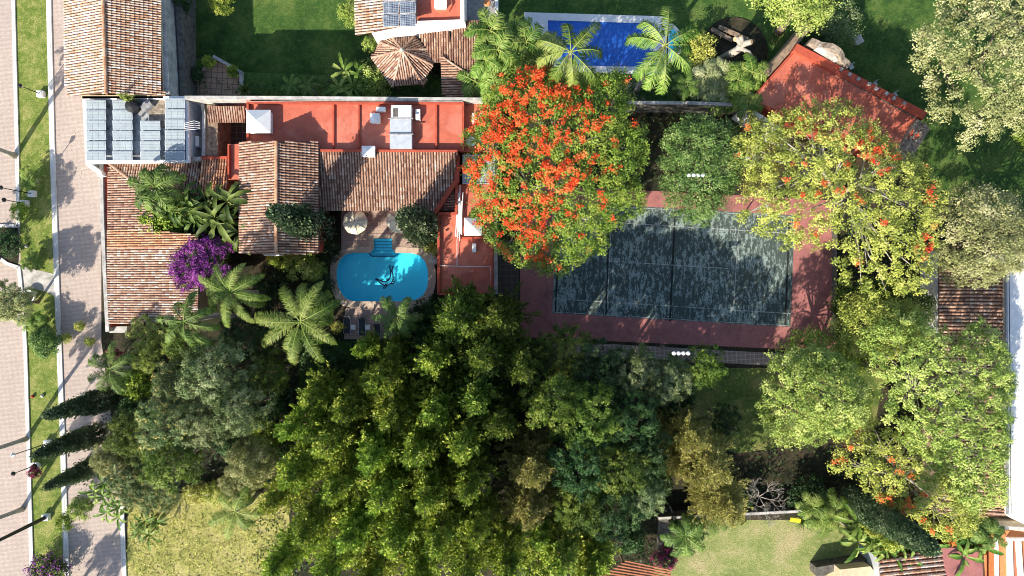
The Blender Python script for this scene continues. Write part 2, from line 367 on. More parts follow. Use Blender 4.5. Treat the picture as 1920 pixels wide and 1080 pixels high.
def plumes(segs, nlf, leaf, seed, wr=.55):
    """pointed sprays: leaves packed round tapering axes (start, end, radius)"""
    rng = np.random.default_rng(seed); A = np.array([s[0] for s in segs], float); B = np.array([s[1] for s in segs], float); r = np.array([s[2] for s in segs], float)
    k = len(A); ln = np.linalg.norm(B-A, axis=1); cnt = np.maximum(8, (nlf*ln*r/.5).astype(int)); idx = np.repeat(np.arange(k), cnt); m = len(idx)
    t = rng.uniform(0, 1, m)**.9; ax = norm(B-A)[idx]; rv = rng.normal(size=(m, 3)); rv -= ax*np.einsum('ij,ij->i', rv, ax)[:, None]; rv = norm(rv)
    rad = r[idx]*np.clip(1.05-t, .04, 1)**.75*rng.uniform(.35, 1.1, m); wob = .12*np.sin(t*9+idx)[:, None]*rv
    P = A[idx]+(B-A)[idx]*t[:, None]+rv*rad[:, None]+wob
    Nn = norm(rv*.8+np.array([0, 0, .4])+rng.normal(size=(k, 3))[idx]*.4+rng.normal(size=(m, 3))*.3); D = norm(ax*.9+rv*.6+rng.normal(size=(m, 3))*.4); Nn = norm(Nn-D*np.einsum('ij,ij->i', Nn, D)[:, None])
    L = leaf*rng.uniform(.6, 1.4, m); V, F = leafquads(P, D, Nn, L, L*wr)
    R = np.clip(.6*rng.uniform(0, 1, k)[idx]+.2*t+.3*rng.uniform(0, 1, m)-.05, 0, 1); return V, F, R
def cat(*parts):
    V = []; F = []; R = []; n = 0
    for v, f, r in parts:
        V.append(v); F.append(f+n); R.append(r); n += len(v)
    return np.concatenate(V), np.concatenate(F), np.concatenate(R)
def blossom(c, out, n_pet, size, seed, cr=.18):
    rng = np.random.default_rng(seed); n = len(c)
    P = (c[:, None]+rng.normal(size=(n, n_pet, 3))*cr).reshape(-1, 3); m = len(P)
    Nn = norm(np.repeat(out, n_pet, 0)*.6+np.array([0, 0, .6])+rng.normal(size=(m, 3))*.5)
    D = norm(np.cross(Nn, rng.normal(size=(m, 3)))); L = size*rng.uniform(.7, 1.3, m)
    V, F = leafquads(P-D*L[:, None]*.5, D, Nn, L, L*.9)
    R = np.clip(.6*np.repeat(rng.uniform(0, 1, n), n_pet)+.4*rng.uniform(0, 1, m), 0, 1)
    return V, F, R
def bend(a, b, sag, n, rng):
    a = Vector(a); b = Vector(b); pts = []
    j = Vector((rng.uniform(-1, 1), rng.uniform(-1, 1), 0))*(b-a).length*.07
    for i in range(n+1):
        t = i/n; p = a.lerp(b, t); s = math.sin(math.pi*t); pts.append(p+Vector((0, 0, sag*s))+j*s)
    return pts
def trunkset(root, h, targets, r0, mat, seed, lean=(0, 0)):
    """tapered trunk (part) and limbs (part) reaching the foliage"""
    rng = random.Random(seed); t = LB()
    fork = Vector((lean[0], lean[1], h))
    t.tube([Vector((0, 0, -.1)), Vector((lean[0]*.3, lean[1]*.3, h*.4)), fork], [r0*1.35, r0, r0*.75], 9); t.build('trunk', mat, root, True)
    l = LB(); mains = []
    for k in range(5):
        T = targets[rng.randrange(len(targets))]; m = fork.lerp(Vector(T), .55)+Vector((0, 0, -.3)); mains.append(m)
        l.tube(bend(fork, m, .3, 4, rng), [r0*.6, r0*.5, r0*.42, r0*.36, r0*.3], 6)
    for T in targets:
        T = Vector(T); m = min(mains, key=lambda q: (q-T).length)
        l.tube(bend(m, T, .15, 3, rng), [r0*.26, r0*.2, r0*.14, r0*.06], 5)
    l.build('limbs', mat, root, True)
def dome_blobs(R, hc, zc, n, br, rng, flat=.8):
    out = []
    for i in range(n):
        z = 1-(i+.5)/n*1.15; a = i*2.39996+rng.uniform(-.3, .3); q = math.sqrt(max(0, 1-z*z)) if z > 0 else 1.0
        k = rng.uniform(.62, .86); b = br*rng.uniform(.7, 1.25)
        out.append((math.cos(a)*q*R*k, math.sin(a)*q*R*k, zc+z*hc*k, b, b, b*flat))
    return out
def mk_round(name, mat, seed, R=4, h=10, hc=3, n=34, br=1.05, leaf=.19, ncl=430, nlf=40, cr=.18, bark='bark', extra=None):
    def f():
        rng = random.Random(seed); root = empty(name, (0, 0, 0), None, None)
        B = dome_blobs(R, hc, h-hc, n, br, rng); B.append((0, 0, h-hc-.3, R*.55, R*.55, hc*.6))
        V, F, Rn, c, out = foliage(B, ncl, nlf, leaf, cr, seed)
        link('crown', npmesh('crown', V, F, Rn), M[mat], root)
        trunkset(root, (h-hc)*.55, [b[:3] for b in B[:16:2]], .22*R/4+.06, M[bark], seed)
        if extra:
            rs = np.random.default_rng(seed); s = rs.choice(len(c), min(len(c), extra[1]), replace=False)
            s = s[c[s, 2] > h-hc]; v = blossom(c[s]+out[s]*.15, out[s], 9, extra[2], seed, .16)
            link('blossom', npmesh('blossom', *v), M[extra[0]], root)
        return root, h-hc*.5, R
    return f
def mk_spire(name, mat, seed, R=2.9, h=16, z0=2.5, n=84, leaf=.23, ncl=105, nlf=0, bark='bark', rise=1.1, pr=.27):
    def f():
        rng = random.Random(seed); root = empty(name, (0, 0, 0), None, None); sg = [((0, 0, h-2.6), (rng.uniform(-.2, .2), rng.uniform(-.2, .2), h), .45)]; l = LB()
        for i in range(n):
            t = (i+.5)/n; z = h-1.2-(h-z0-1)*t**.9; q = (R*t**.7*1.0+.35)*rng.uniform(.45, 1.2); a = i*2.39996+rng.uniform(-.5, .5)
            ca, sa = math.cos(a), math.sin(a); b0 = (ca*q*.15, sa*q*.15, z-.3); b1 = (ca*q, sa*q, z+rise*rng.uniform(.5, 1.3))
            sg.append((b0, b1, pr*rng.uniform(.75, 1.2))); l.tube([b0, b1], [.06, .015], 4)
            for s_ in (-1, 1):
                if t > .15:
                    aa = a+s_*rng.uniform(.25, .5); qq = q*rng.uniform(.6, .95); sg.append(((ca*q*.4, sa*q*.4, z+.05), (math.cos(aa)*qq, math.sin(aa)*qq, z+rise*rng.uniform(.5, 1.5)), pr*.75))
        link('crown', npmesh('crown', *plumes(sg, ncl, leaf, seed)), M[mat], root)
        t_ = LB(); t_.tube([(0, 0, -.1), (.1, 0, h*.5), (0, 0, h-.8)], [.28, .18, .04], 8); t_.build('trunk', M[bark], root, True)
        l.build('limbs', M[bark], root, True)
        return root, h*.72, R
    return f
def mk_cypress(name, mat, seed, R=1.0, h=10, ncl=520, taper=.85, fat=1.12):
    def f():
        rng = np.random.default_rng(seed); root = empty(name, (0, 0, 0), None, None); t = rng.uniform(0, 1, ncl); t = t**.85
        prof = R*np.minimum(1, (1-t)**taper*fat)*np.minimum(1, .6+t*3)
        a = rng.uniform(0, 6.283, ncl); rr = prof*rng.uniform(.72, 1.05, ncl)
        c = np.stack([np.cos(a)*rr, np.sin(a)*rr, .4+t*(h-.4)], 1); out = norm(np.stack([np.cos(a), np.sin(a), np.full(ncl, .35)], 1))
        nl = 26; m = ncl*nl; P = (c[:, None]+rng.normal(size=(ncl, nl, 3))*np.array([.13, .13, .28])).reshape(-1, 3); O = np.repeat(out, nl, 0)
        D = norm(np.array([0, 0, 1.])+O*.5+rng.normal(size=(m, 3))*.35); Nn = norm(O+rng.normal(size=(m, 3))*.35)
        L = .2*rng.uniform(.6, 1.4, m); V, F = leafquads(P, D, Nn, L, L*.6)
        Rn = np.clip(.6*np.repeat(rng.uniform(0, 1, ncl), nl)+.4*rng.uniform(0, 1, m), 0, 1)
        link('crown', npmesh('crown', V, F, Rn), M[mat], root)
        t_ = LB(); t_.tube([(0, 0, -.1), (0, 0, h*.5), (0, 0, h*.93)], [.16, .1, .02], 7); t_.build('trunk', M['bark'], root, True)
        return root, h*.5, R
    return f
def frond(rng, az, el, Lf, droop, nl, ll, lw, hang, V, F, Rn, off, tone, twist=0):
    """pinnate frond: returns rachis points, appends leaflet quads"""
    pts = []; p = np.array([0, 0, 0.]); e = el; n = 14; a = az
    for i in range(n+1):
        pts.append(p.copy()); e -= droop/n*(1+i/n); a += twist/n
        p = p+Lf/n*np.array([math.cos(a)*math.cos(e), math.sin(a)*math.cos(e), math.sin(e)])
    pts = np.array(pts); ts = np.linspace(.14, .995, nl)
    pos = np.stack([np.interp(ts, np.linspace(0, 1, n+1), pts[:, k]) for k in range(3)], 1)
    tan = norm(np.gradient(pos, axis=0)); sd = norm(np.cross(tan, np.array([0, 0, 1.])))
    upv = np.cross(sd, tan)
    for sgn in (-1, 1):
        m = len(pos); hg = hang*rng.uniform(.6, 1.4, (m, 1))
        D = norm(sd*sgn+tan*rng.uniform(.35, .75, (m, 1))-np.array([0, 0, 1.])*hg+upv*.15+rng.normal(size=(m, 3))*.13)
        L = ll*np.sin(np.clip(ts*.93+.12, 0, 1)*math.pi)**.55*rng.uniform(.8, 1.1, m)+.06
        Nn = norm(np.cross(D, tan)*sgn+rng.normal(size=(m, 3))*.15)
        s = norm(np.cross(Nn, D))*lw*.5; mid = pos+D*L[:, None]*.55; tip = pos+D*L[:, None]-np.array([0, 0, 1.])*(L*.18)[:, None]
        q = np.stack([pos-s*.5, pos+s*.5, mid+s, mid-s], 1); q2 = np.stack([mid-s, mid+s, tip+s*.15, tip-s*.15], 1)
        for qq in (q, q2):
            v = qq.reshape(-1, 3); f = np.arange(4*m).reshape(m, 4); V.append(v+off); F.append(f); Rn.append(np.clip(tone+rng.uniform(-.3, .3, m), 0, 1))
    return pts+off
def mk_palm(name, mat, seed, nf=14, Lf=3.6, h=10, el=(.15, 1.1), droop=(1.2, 2.0), nl=46, ll=.75, lw=.07, hang=.5, rtr=.2, ndry=2, stems=1, spread=0, bark='palebark', curve=.6):
    def f():
        rng = np.random.default_rng(seed); root = empty(name, (0, 0, 0), None, None); rt = LB(); tops = []
        tk = LB()
        for s_ in range(stems):
            a = s_*2.4+rng.uniform(0, 1); hh = h*(1 if stems == 1 else rng.uniform(.55, 1.0)); sp = spread*rng.uniform(.4, 1)
            top = np.array([math.cos(a)*sp, math.sin(a)*sp, hh]); b0 = np.array([math.cos(a)*sp*.3, math.sin(a)*sp*.3, -.05])
            mid = (top+b0)/2+np.array([curve*.4, curve*.3, 0]) if stems == 1 else (top+b0)/2
            tk.tube([b0, b0*.7+mid*.3, mid, mid*.4+top*.6, top], [rtr*1.4, rtr, rtr*.95, rtr*.8, rtr*.9], 9)
            tops.append(top)
        tk.build('trunk', M[bark], root, True)
        V = []; F = []; Rn = []
        for top in tops:
            for i in range(nf):
                u = i/max(1, nf-1); e = el[1]-(el[1]-el[0])*u+rng.uniform(-.12, .12); az = i*2.39996+rng.uniform(-.25, .25)
                pts = frond(rng, az, e, Lf*rng.uniform(.85, 1.08), rng.uniform(*droop), nl, ll, lw, hang, V, F, Rn, top, rng.uniform(.3, .8), rng.uniform(-.5, .5))
                rt.tube([tuple(p) for p in pts[::2]], [.05, .042, .036, .03, .025, .02, .014, .008], 4, cap=False)
        n = 0; FF = []
        for v, f_ in zip(V, F): FF.append(f_+n); n += len(v)
        link('fronds', npmesh('fronds', np.concatenate(V), np.concatenate(FF), np.concatenate(Rn)), M[mat], root)
        rt.r = [.85]*len(rt.f); rt.build('frond_stalks', M[mat], root, True)
        if ndry:
            V = []; F = []; Rn = []
            for k in range(ndry):
                frond(rng, rng.uniform(0, 6.28), -.5, Lf*.7, 1.0, 26, ll*.7, lw, 1.2, V, F, Rn, tops[0]-np.array([0, 0, .3]), .5)
            n = 0; FF = []
            for v, f_ in zip(V, F): FF.append(f_+n); n += len(v)
            link('dry_fronds', npmesh('dry_fronds', np.concatenate(V), np.concatenate(FF), np.concatenate(Rn)), M['L_dry'], root)
        return root, h, Lf*.85
    return f
def mk_broadleaf(name, mat, seed, nf=12, Lf=2.0, wd=.45, h=2.5, el=(.3, 1.2), droop=(.9, 1.8), spike=False, stems=1, spread=.4):
    """banana / strelitzia / agave: long blades, each folded along its midrib"""
    def f():
        rng = np.random.default_rng(seed); root = empty(name, (0, 0, 0), None, None); V = []; F = []; R = []; n = 0; st = LB()
        for s_ in range(stems):
            a0 = s_*2.4; sp = spread*rng.uniform(.3, 1) if stems > 1 else 0; hh = h*rng.uniform(.7, 1) if stems > 1 else h
            top = np.array([math.cos(a0)*sp, math.sin(a0)*sp, hh]); st.tube([(top[0]*.5, top[1]*.5, -.05), tuple(top)], [.12, .07] if h > .5 else [.1, .08], 7)
            for i in range(nf):
                u = i/max(1, nf-1); e = el[1]-(el[1]-el[0])*u+rng.uniform(-.1, .1); az = i*2.39996+rng.uniform(-.3, .3); dr = rng.uniform(*droop)
                p = top.copy(); m = 10; pts = []; L = Lf*rng.uniform(.8, 1.1)
                for k in range(m+1):
                    pts.append(p.copy()); e -= dr/m*(1+k/m)*.7; p = p+L/m*np.array([math.cos(az)*math.cos(e), math.sin(az)*math.cos(e), math.sin(e)])
                pts = np.array(pts); tan = norm(np.gradient(pts, axis=0)); sd = norm(np.cross(tan, np.array([0, 0, 1.]))); up = np.cross(sd, tan)
                t = np.linspace(0, 1, m+1); w = (wd*.5*(1-t)**.8 if spike else wd*.5*np.clip(np.sin(np.clip((t-.12)/.9, 0, 1)*math.pi), .04, 1)**.6)[:, None]
                rag = rng.uniform(.55, 1.15, (m+1, 1)); l_ = pts-sd*w*rag+up*w*.45; r_ = pts+sd*w*rag+up*w*.45; tone = rng.uniform(.2, .85)
                v = np.concatenate([l_, pts, r_]); q = []
                for k in range(m):
                    q += [(k, k+1, m+1+k+1, m+1+k), (m+1+k, m+1+k+1, 2*m+2+k+1, 2*m+2+k)]
                V.append(v); F.append(np.array(q)+n); n += len(v); R.append(np.clip(tone+rng.uniform(-.15, .15, len(q)), 0, 1))
        link('leaves', npmesh('leaves', np.concatenate(V), np.concatenate(F), np.concatenate(R)), M[mat], root)
        st.r = [.3]*len(st.f); st.build('stem', M['L_olive'], root, True)
        return root, h+Lf*.2, Lf*.85
    return f
def mk_bare(name, seed, R=2.2, h=5):
    def f():
        rng = random.Random(seed); root = empty(name, (0, 0, 0), None, None); t = LB(); t.tube([(0, 0, -.1), (.1, .05, h*.4)], [.14, .1], 7); t.build('trunk', M['palebark'], root, True); l = LB()
        def grow(p, d, L, r, k):
            q = p+d*L; l.tube([p, q], [r, r*.65], 4)
            if k == 0: return
            for i in range(3): grow(q, (d+Vector((rng.uniform(-.8, .8), rng.uniform(-.8, .8), rng.uniform(-.2, .5)))).normalized(), L*.72, r*.62, k-1)
        for i in range(6):
            a = i*1.05; grow(Vector((.1, .05, h*.4)), Vector((math.cos(a), math.sin(a), .9)).normalized(), R*.5, .04, 4)
        l.build('branches', M['palebark'], root, True); return root, h*.8, R
    return f
PROTO = {}
def copy_tree(o, parent=None):
    c = o.copy(); C.objects.link(c); c.parent = parent
    for k in list(c.keys()): del c[k]
    for ch in [x for x in C.objects if x.parent == o]: copy_tree(ch, c)
    return c
USED = set()
def plant(kind, px, py, rpx, h, label, catg, group=None, rot=None, base=None, z0=0):
    """place one plant so that its crown centre stands over photo pixel (px, py)"""
    if kind not in PROTO: PROTO[kind] = BUILD[kind]()
    o, zc, R = PROTO[kind]
    if kind in USED: o = copy_tree(o)
    USED.add(kind)
    h0 = H0[kind]; sz = h/h0; z = zc*sz; R1 = rpx/S*(HC-z)/HC; s = R1/R
    p = W(px, py, z) if base is None else W(base[0], base[1], 0)
    o.location = (p.x, p.y, z0); o.scale = (s, s, sz)
    o.rotation_euler.z = (hash((px*7+py*13)) % 628)/100 if rot is None else rot
    return tag(o, label, catg, group)
def poly_r(poly, c, a):
    """distance from c to the outline of poly along angle a"""
    d = Vector((math.cos(a), math.sin(a))); best = 0
    for i in range(len(poly)):
        p, q = poly[i]-c, poly[(i+1) % len(poly)]-c; e = q-p; den = d.x*e.y-d.y*e.x
        if abs(den) < 1e-9: continue
        t = (p.x*e.y-p.y*e.x)/den; u = (p.x*d.y-p.y*d.x)/den
        if 0 <= u <= 1 and t > best: best = t
    return best
def big_tree(name, label, poly_px, ztop, zedge, mat, seed, br=1.0, gap=1.05, leaf=.24, nlf=24, percl=9, cr=.24, flat=.7, bark='bark', r0=.35,
             flower=None, ffun=None, thin=0, base=None, fill=True, catg='tree', leafup=.55, blades=.5, group=None):
    """a crown that follows its own outline: foliage clumps spread over a dome"""
    rng = random.Random(seed); P = [W(p[0], p[1], zedge+(ztop-zedge)*.4).to_2d() for p in poly_px]
    c = Vector((sum(p.x for p in P)/len(P), sum(p.y for p in P)/len(P)))
    b = c if base is None else W(base[0], base[1], 0).to_2d()
    root = empty(name, (b.x, b.y, 0), label, catg, group); pts = []; R = max((p-c).length for p in P); tries = 0
    while tries < 9000:
        tries += 1; q = c+Vector((rng.uniform(-R, R), rng.uniform(-R, R))); d = q-c
        rr = poly_r(P, c, math.atan2(d.y, d.x)); t = d.length/max(rr, .01)
        if t > .97: continue
        if any((q-x[0]).length < br*gap for x in pts): continue
        pts.append((q, t))
    B = []
    for q, t in pts:
        z = zedge+(ztop-zedge)*math.sqrt(max(0, 1-t*t))+rng.uniform(-.45, .35)*br; s = br*rng.uniform(.72, 1.2)
        B.append((q.x-b.x, q.y-b.y, z, s, s*rng.uniform(.8, 1.15), s*flat))
    n = len(B)
    V, F, Rn, cc, out = foliage(B, n*percl, nlf, leaf, cr, seed, up=leafup)
    if thin:
        pr = np.array([ffun(x+b.x, y+b.y) for x, y in cc[:, :2]]); kp = np.repeat(np.random.default_rng(seed+9).uniform(0, 1, len(cc)) > thin*np.minimum(1, pr*1.3), nlf)
        V = V.reshape(-1, 4, 3)[kp].reshape(-1, 3); F = np.arange(len(V)).reshape(-1, 4); Rn = Rn[kp]
    link('crown', npmesh('crown', V, F, Rn), M[mat], root)
    step = max(1, n//45)
    trunkset(root, zedge*.6, [(x[0], x[1], x[2]-x[5]*.4) for x in B[::step]], r0, M[bark], seed, lean=((c-b).x*.5, (c-b).y*.5))
    if flower:
        rs = np.random.default_rng(seed+5); top = out[:, 2] > .05; pr = np.array([ffun(x+b.x, y+b.y) for x, y in cc[:, :2]]); s = (rs.uniform(0, 1, len(cc)) < pr) & top
        v = blossom(cc[s]+out[s]*.2+np.array([0, 0, .12]), out[s], 34, .14, seed, .16); link('flowers', npmesh('flowers', *v), M[flower], root)
    return root
H0 = {}; BUILD = {}
def reg(k, h, f): H0[k] = h; BUILD[k] = f
reg('spire1', 16, mk_spire('conifer_tree', 'L_forest', 1)); reg('spire2', 16, mk_spire('conifer_tree', 'L_forest', 2, n=56, R=3.0)); reg('spire3', 16, mk_spire('conifer_tree', 'L_forest', 3, n=80))
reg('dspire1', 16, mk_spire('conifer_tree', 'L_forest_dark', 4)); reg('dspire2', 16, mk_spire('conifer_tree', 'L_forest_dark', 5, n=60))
reg('bronze1', 14, mk_spire('conifer_tree', 'L_bronze', 6, h=14, n=110, leaf=.13, ncl=220, rise=.6, pr=.26)); 
reg('grey1', 11, mk_round('broadleaf_tree', 'L_grey', 11, h=11, hc=3.4)); reg('grey2', 11, mk_round('broadleaf_tree', 'L_grey', 12, h=11, hc=3.2, n=30, br=1.15, extra=('goldflower', 70, .2)))
reg('dark1', 12, mk_round('broadleaf_tree', 'L_dark', 13, h=12, hc=3.5, n=28, br=1.2)); reg('dark2', 12, mk_round('broadleaf_tree', 'L_forest_dark', 14, h=12, hc=3.5))
reg('lime1', 9, mk_round('broadleaf_tree', 'L_lime', 15, h=9, hc=2.8, n=30, br=1.1)); reg('olive1', 8, mk_round('broadleaf_tree', 'L_olive', 16, h=8, hc=2.8, leaf=.18, n=34, br=1.0, ncl=800))
def bush(k, mat, seed, extra=None, leaf=.15): reg(k, 2, mk_round('shrub', mat, seed, R=1.4, h=2, hc=1.0, n=16, br=.5, leaf=leaf, ncl=200, nlf=22, cr=.13, extra=extra))
bush('b_dark', 'L_dark', 21); bush('b_green', 'L_forest', 22); bush('b_lime', 'L_lime', 23); bush('b_purple', 'L_forest_dark', 24, ('purple', 150, .13)); bush('b_mag', 'L_dark', 25, ('magenta', 110, .13)); bush('b_grey', 'L_grey', 26, leaf=.1); bush('b_yel', 'L_yel', 27)
reg('ball', 2, mk_round('hedge_ball', 'L_mid', 28, R=1.4, h=2, hc=1.0, n=40, br=.36, leaf=.10, ncl=800, nlf=26, cr=.09))
reg('cyp1', 9, mk_cypress('cypress', 'L_cyp', 31, h=9)); reg('cyp2', 14, mk_cypress('cypress', 'L_cyp', 32, h=14, R=1.3, ncl=1000, taper=.4, fat=1.2))
reg('royal1', 12, mk_palm('royal_palm', 'L_palm', 41, nf=10, Lf=4.0, h=12, nl=84, ll=.8, lw=.055, hang=1.1, ndry=0, el=(.1, .9)))
reg('royal2', 12, mk_palm('royal_palm', 'L_palm', 42, nf=10, Lf=4.4, h=12, nl=90, ll=.82, lw=.055, hang=1.1, ndry=0, el=(.0, .8)))
reg('coco', 10, mk_palm('feather_palm', 'L_palm', 43, nf=19, Lf=3.9, h=10, nl=80, ll=.46, lw=.05, hang=.35, ndry=2))
reg('lean', 10, mk_palm('feather_palm', 'L_palm', 44, nf=11, Lf=3.2, h=10, nl=46, ll=.55, lw=.06, hang=.7, ndry=4, droop=(1.3, 2.3)))
reg('leand', 10, mk_palm('feather_palm', 'L_palmd', 48, nf=12, Lf=3.2, h=10, nl=54, ll=.45, lw=.05, hang=.8, ndry=5, droop=(1.2, 2.6)))
reg('dpalm', 7, mk_palm('feather_palm', 'L_palmd', 45, nf=13, Lf=3.0, h=7, nl=50, ll=.45, lw=.05, hang=.3, ndry=1))
reg('areca', 5, mk_palm('clump_palm', 'L_palm', 46, nf=8, Lf=2.0, h=5, nl=30, ll=.5, lw=.07, hang=.4, ndry=0, stems=6, spread=1.7, rtr=.06))
reg('areca2', 4, mk_palm('clump_palm', 'L_pale', 47, nf=8, Lf=1.8, h=4, nl=28, ll=.5, lw=.07, hang=.4, ndry=0, stems=5, spread=1.3, rtr=.06))
reg('banana', 4, mk_broadleaf('banana_plant', 'L_palm', 51, nf=9, Lf=2.2, wd=.40, h=4, stems=4, spread=1.5, droop=(1.4, 2.6))); reg('bananad', 4, mk_broadleaf('banana_plant', 'L_palmd', 52, nf=10, Lf=2.2, wd=.38, h=4, stems=5, spread=1.7, droop=(1.4, 2.8)))
reg('strel', 5, mk_palm('arching_palm', 'L_palmd', 53, nf=15, Lf=3.0, h=5, nl=44, ll=.5, lw=.085, hang=.4, ndry=2, droop=(1.5, 2.6), el=(.3, 1.3)))
reg('yucca', 1, mk_broadleaf('yucca_plant', 'L_pale', 54, nf=34, Lf=1.1, wd=.11, h=1, el=(.1, 1.4), droop=(.2, .7), spike=True)); reg('cycad', 1, mk_broadleaf('cycad_plant', 'L_palmd', 55, nf=40, Lf=1.2, wd=.12, h=1, el=(.0, 1.3), droop=(.5, 1.1), spike=True))
reg('bare', 5, mk_bare('bare_tree', 61))
# ---------------------------------------------------------------- the setting
POOL = [(701,447),(735,447),(735,466),(741,474),(772,475),(786,479),(797,490),(802,505),(803,522),(801,540),(793,554),(780,562),(765,565),(664,565),(650,561),(640,550),(634,536),(631,520),(632,503),(637,488),(647,478),(660,474),(695,474),(701,466)]
COPE = [(692,439),(744,439),(744,463),(788,465),(802,473),(812,489),(817,507),(817,530),(813,550),(802,567),(785,575),(768,577),(660,577),(642,573),(630,561),(622,545),(618,522),(620,498),(627,481),(640,469),(658,464),(692,463)]
BIG = [(-9000,-9000),(10900,-9000),(10900,9000),(-9000,9000)]
PIT = [(350,-290),(672,-290),(690,60),(698,126),(640,142),(458,142),(452,135),(425,119),(398,98),(350,112)]
sheet('ground', BIG, 0, M['soil'], [POOL, PIT])
def kx(x0, x1, y): return x0+(x1-x0)*y/1080
sheet('road', [(-700,-300),(22,-300),(23,0),(30,270),(41,540),(51,810),(58,1080),(64,1380),(-700,1380)], .012, M['road'])
sheet('service_road', [(97,-300),(190,-300),(190,300),(190,640),(232,960),(236,1380),(134,1380),(130,1080),(122,810),(113,540),(103,270),(97,0)], .012, M['road'])
sheet('verge', [(30,-300),(88,-300),(88,0),(95,270),(103,540),(114,810),(122,1080),(130,1380),(70,1380),(65,1080),(57,810),(47,600),(44,575),(40,560),(36,505),(-10,480),(-10,425),(36,425),(36,270),(30,0)], .010, M['verge'])
sheet('driveway', [(-300,486),(0,486),(12,494),(34,502),(40,560),(-300,560)], .016, M['road'])
sheet('concrete_path', [(38,498),(102,514),(104,556),(84,546),(60,540),(40,548)], .020, M['cap'])
sheet('flower_bed', [(-10,425),(34,425),(36,470),(34,498),(12,492),(-10,482)], .024, M['soil'])
sheet('lawn', [(340,-300),(690,-300),(700,60),(704,150),(340,150)], -2.0, M['lawn'])  # lawn sunk so that the villa's shadow reaches further across it
m = MB(); _p = PX(PIT); _n = len(_p); m.add([(p.x, p.y, 0) for p in _p]+[(p.x, p.y, -2.1) for p in _p], [(i, (i+1) % _n, _n+(i+1) % _n, _n+i) for i in range(_n)]); tag(m.build('sunk_lawn_bank', M['darkwall']), kind='structure')  # sides of the drop made up for the sunk lawn
sheet('lawn', [(345,120),(398,98),(452,135),(640,142),(698,126),(820,140),(900,183),(345,183)], .008, M['lawn'])
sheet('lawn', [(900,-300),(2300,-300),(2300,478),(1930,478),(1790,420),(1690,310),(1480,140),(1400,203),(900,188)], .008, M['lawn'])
sheet('lawn', [(1225,690),(1660,690),(1640,800),(1470,838),(1380,850),(1240,800)], .008, M['lawn_mid'])  # lawn cut short; dark soil beyond it stands in for deep shade
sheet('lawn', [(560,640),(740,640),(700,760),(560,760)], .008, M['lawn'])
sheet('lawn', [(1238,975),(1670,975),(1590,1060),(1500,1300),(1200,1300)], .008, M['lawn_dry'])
sheet('meadow', [(240,925),(540,925),(560,1300),(236,1300)], .008, M['meadow'])
sheet('patio', [(640,388),(822,388),(822,480),(813,489),(802,473),(788,465),(744,463),(744,439),(692,439),(692,463),(658,464),(640,469)], .03, M['patio'])
sheet('patio', [(648,577),(768,577),(785,575),(785,600),(735,636),(645,636)], .03, M['patio'])
sheet('courtyard', [(365,145),(398,106),(452,138),(452,182),(365,182)], .03, M['patio_tile'])
# kerbs
for nm, pth, w in (('kerb', [(26,-300),(26,0),(33,270),(35,425)], .36), ('kerb', [(36,500),(44,570),(49,660),(53.5,810),(61,1080),(67,1380)], .36), ('kerb', [(92.5,-300),(92.5,0),(99,270),(108,540),(118,810),(126,1080),(134,1380)], .50),
                   ('kerb', [(229,940),(234,1080),(238,1380)], .45), ('kerb', [(-30,423),(35,424)], .3), ('kerb', [(-30,484),(2,485),(14,494),(35,501)], .3)):
    m = MB(); m.strip(PX(pth), w, 0, .13); tag(m.build('kerb', M['kerb']), kind='structure')
# ---------------------------------------------------------------- swimming pool
pool = empty('swimming_pool', W(716, 520), 'turquoise swimming pool with a step bay and a dolphin mosaic, beside the brick patio', 'swimming pool')
m = MB(); wl = PX(POOL); n = len(wl)
m.add([(p.x, p.y, .02) for p in wl]+[(p.x, p.y, -1.25) for p in wl], [(i, (i+1) % n, n+(i+1) % n, n+i) for i in range(n)])
tri = tessellate_polygon([[Vector((p.x, p.y, 0)) for p in wl]]); m.add([(p.x, p.y, -1.25) for p in wl], [t for t in tri])
m.build('basin', M['pool'], pool)
m = MB(); ring = PX(COPE)
def ringmesh(m, outer, inner, z):
    lo = [[Vector((p.x, p.y, 0)) for p in outer], [Vector((p.x, p.y, 0)) for p in inner]]; vs = lo[0]+lo[1]; fs = []
    for t in tessellate_polygon(lo):
        a, b, c = (vs[i] for i in t); fs.append(tuple(t) if (b-a).cross(c-a).z > 0 else tuple(reversed(t)))
    m.add([(v.x, v.y, z) for v in vs], fs)
    for L in (outer, inner):
        k = len(L); m.add([(p.x, p.y, z) for p in L]+[(p.x, p.y, 0.0) for p in L], [(i, (i+1) % k, k+(i+1) % k, k+i) for i in range(k)])
ringmesh(m, ring, wl, .07)
M['coping'] = pavers('pool_coping', (.56,.44,.33), (.48,.37,.28), (.32,.26,.2), (.6,.6), 0, .02)
m.build('coping', M['coping'], pool)
M['edge'] = plain('navy_step_edge', (.01,.06,.16), .5)
for i in range(5):
    m = MB(); y0 = 448+i*5.6; m.prism(PX([(701.6,y0),(734.4,y0),(734.4,y0+5.5),(701.6,y0+5.5)]), -1.24, -.18-.17*i); st = m.build('step', M['pool'], pool)
    m = MB(); e = LB(); m.prism(PX([(701.7,y0+4.4),(734.3,y0+4.4),(734.3,y0+5.4),(701.7,y0+5.4)]), -.176-.17*i, -.172-.17*i); e.v = [(v[0]-pool.location.x, v[1]-pool.location.y, v[2]) for v in m.v]; e.f = m.f; e.r = m.r
    e.build('step_edge', M['edge'], st)
m = MB(); m.strip(PX([(692,475.5),(698,480.5),(740,480.5),(748,475.5)], -1.2), .10, -1.24, -1.15); m.build('step_edge', M['edge'], pool)
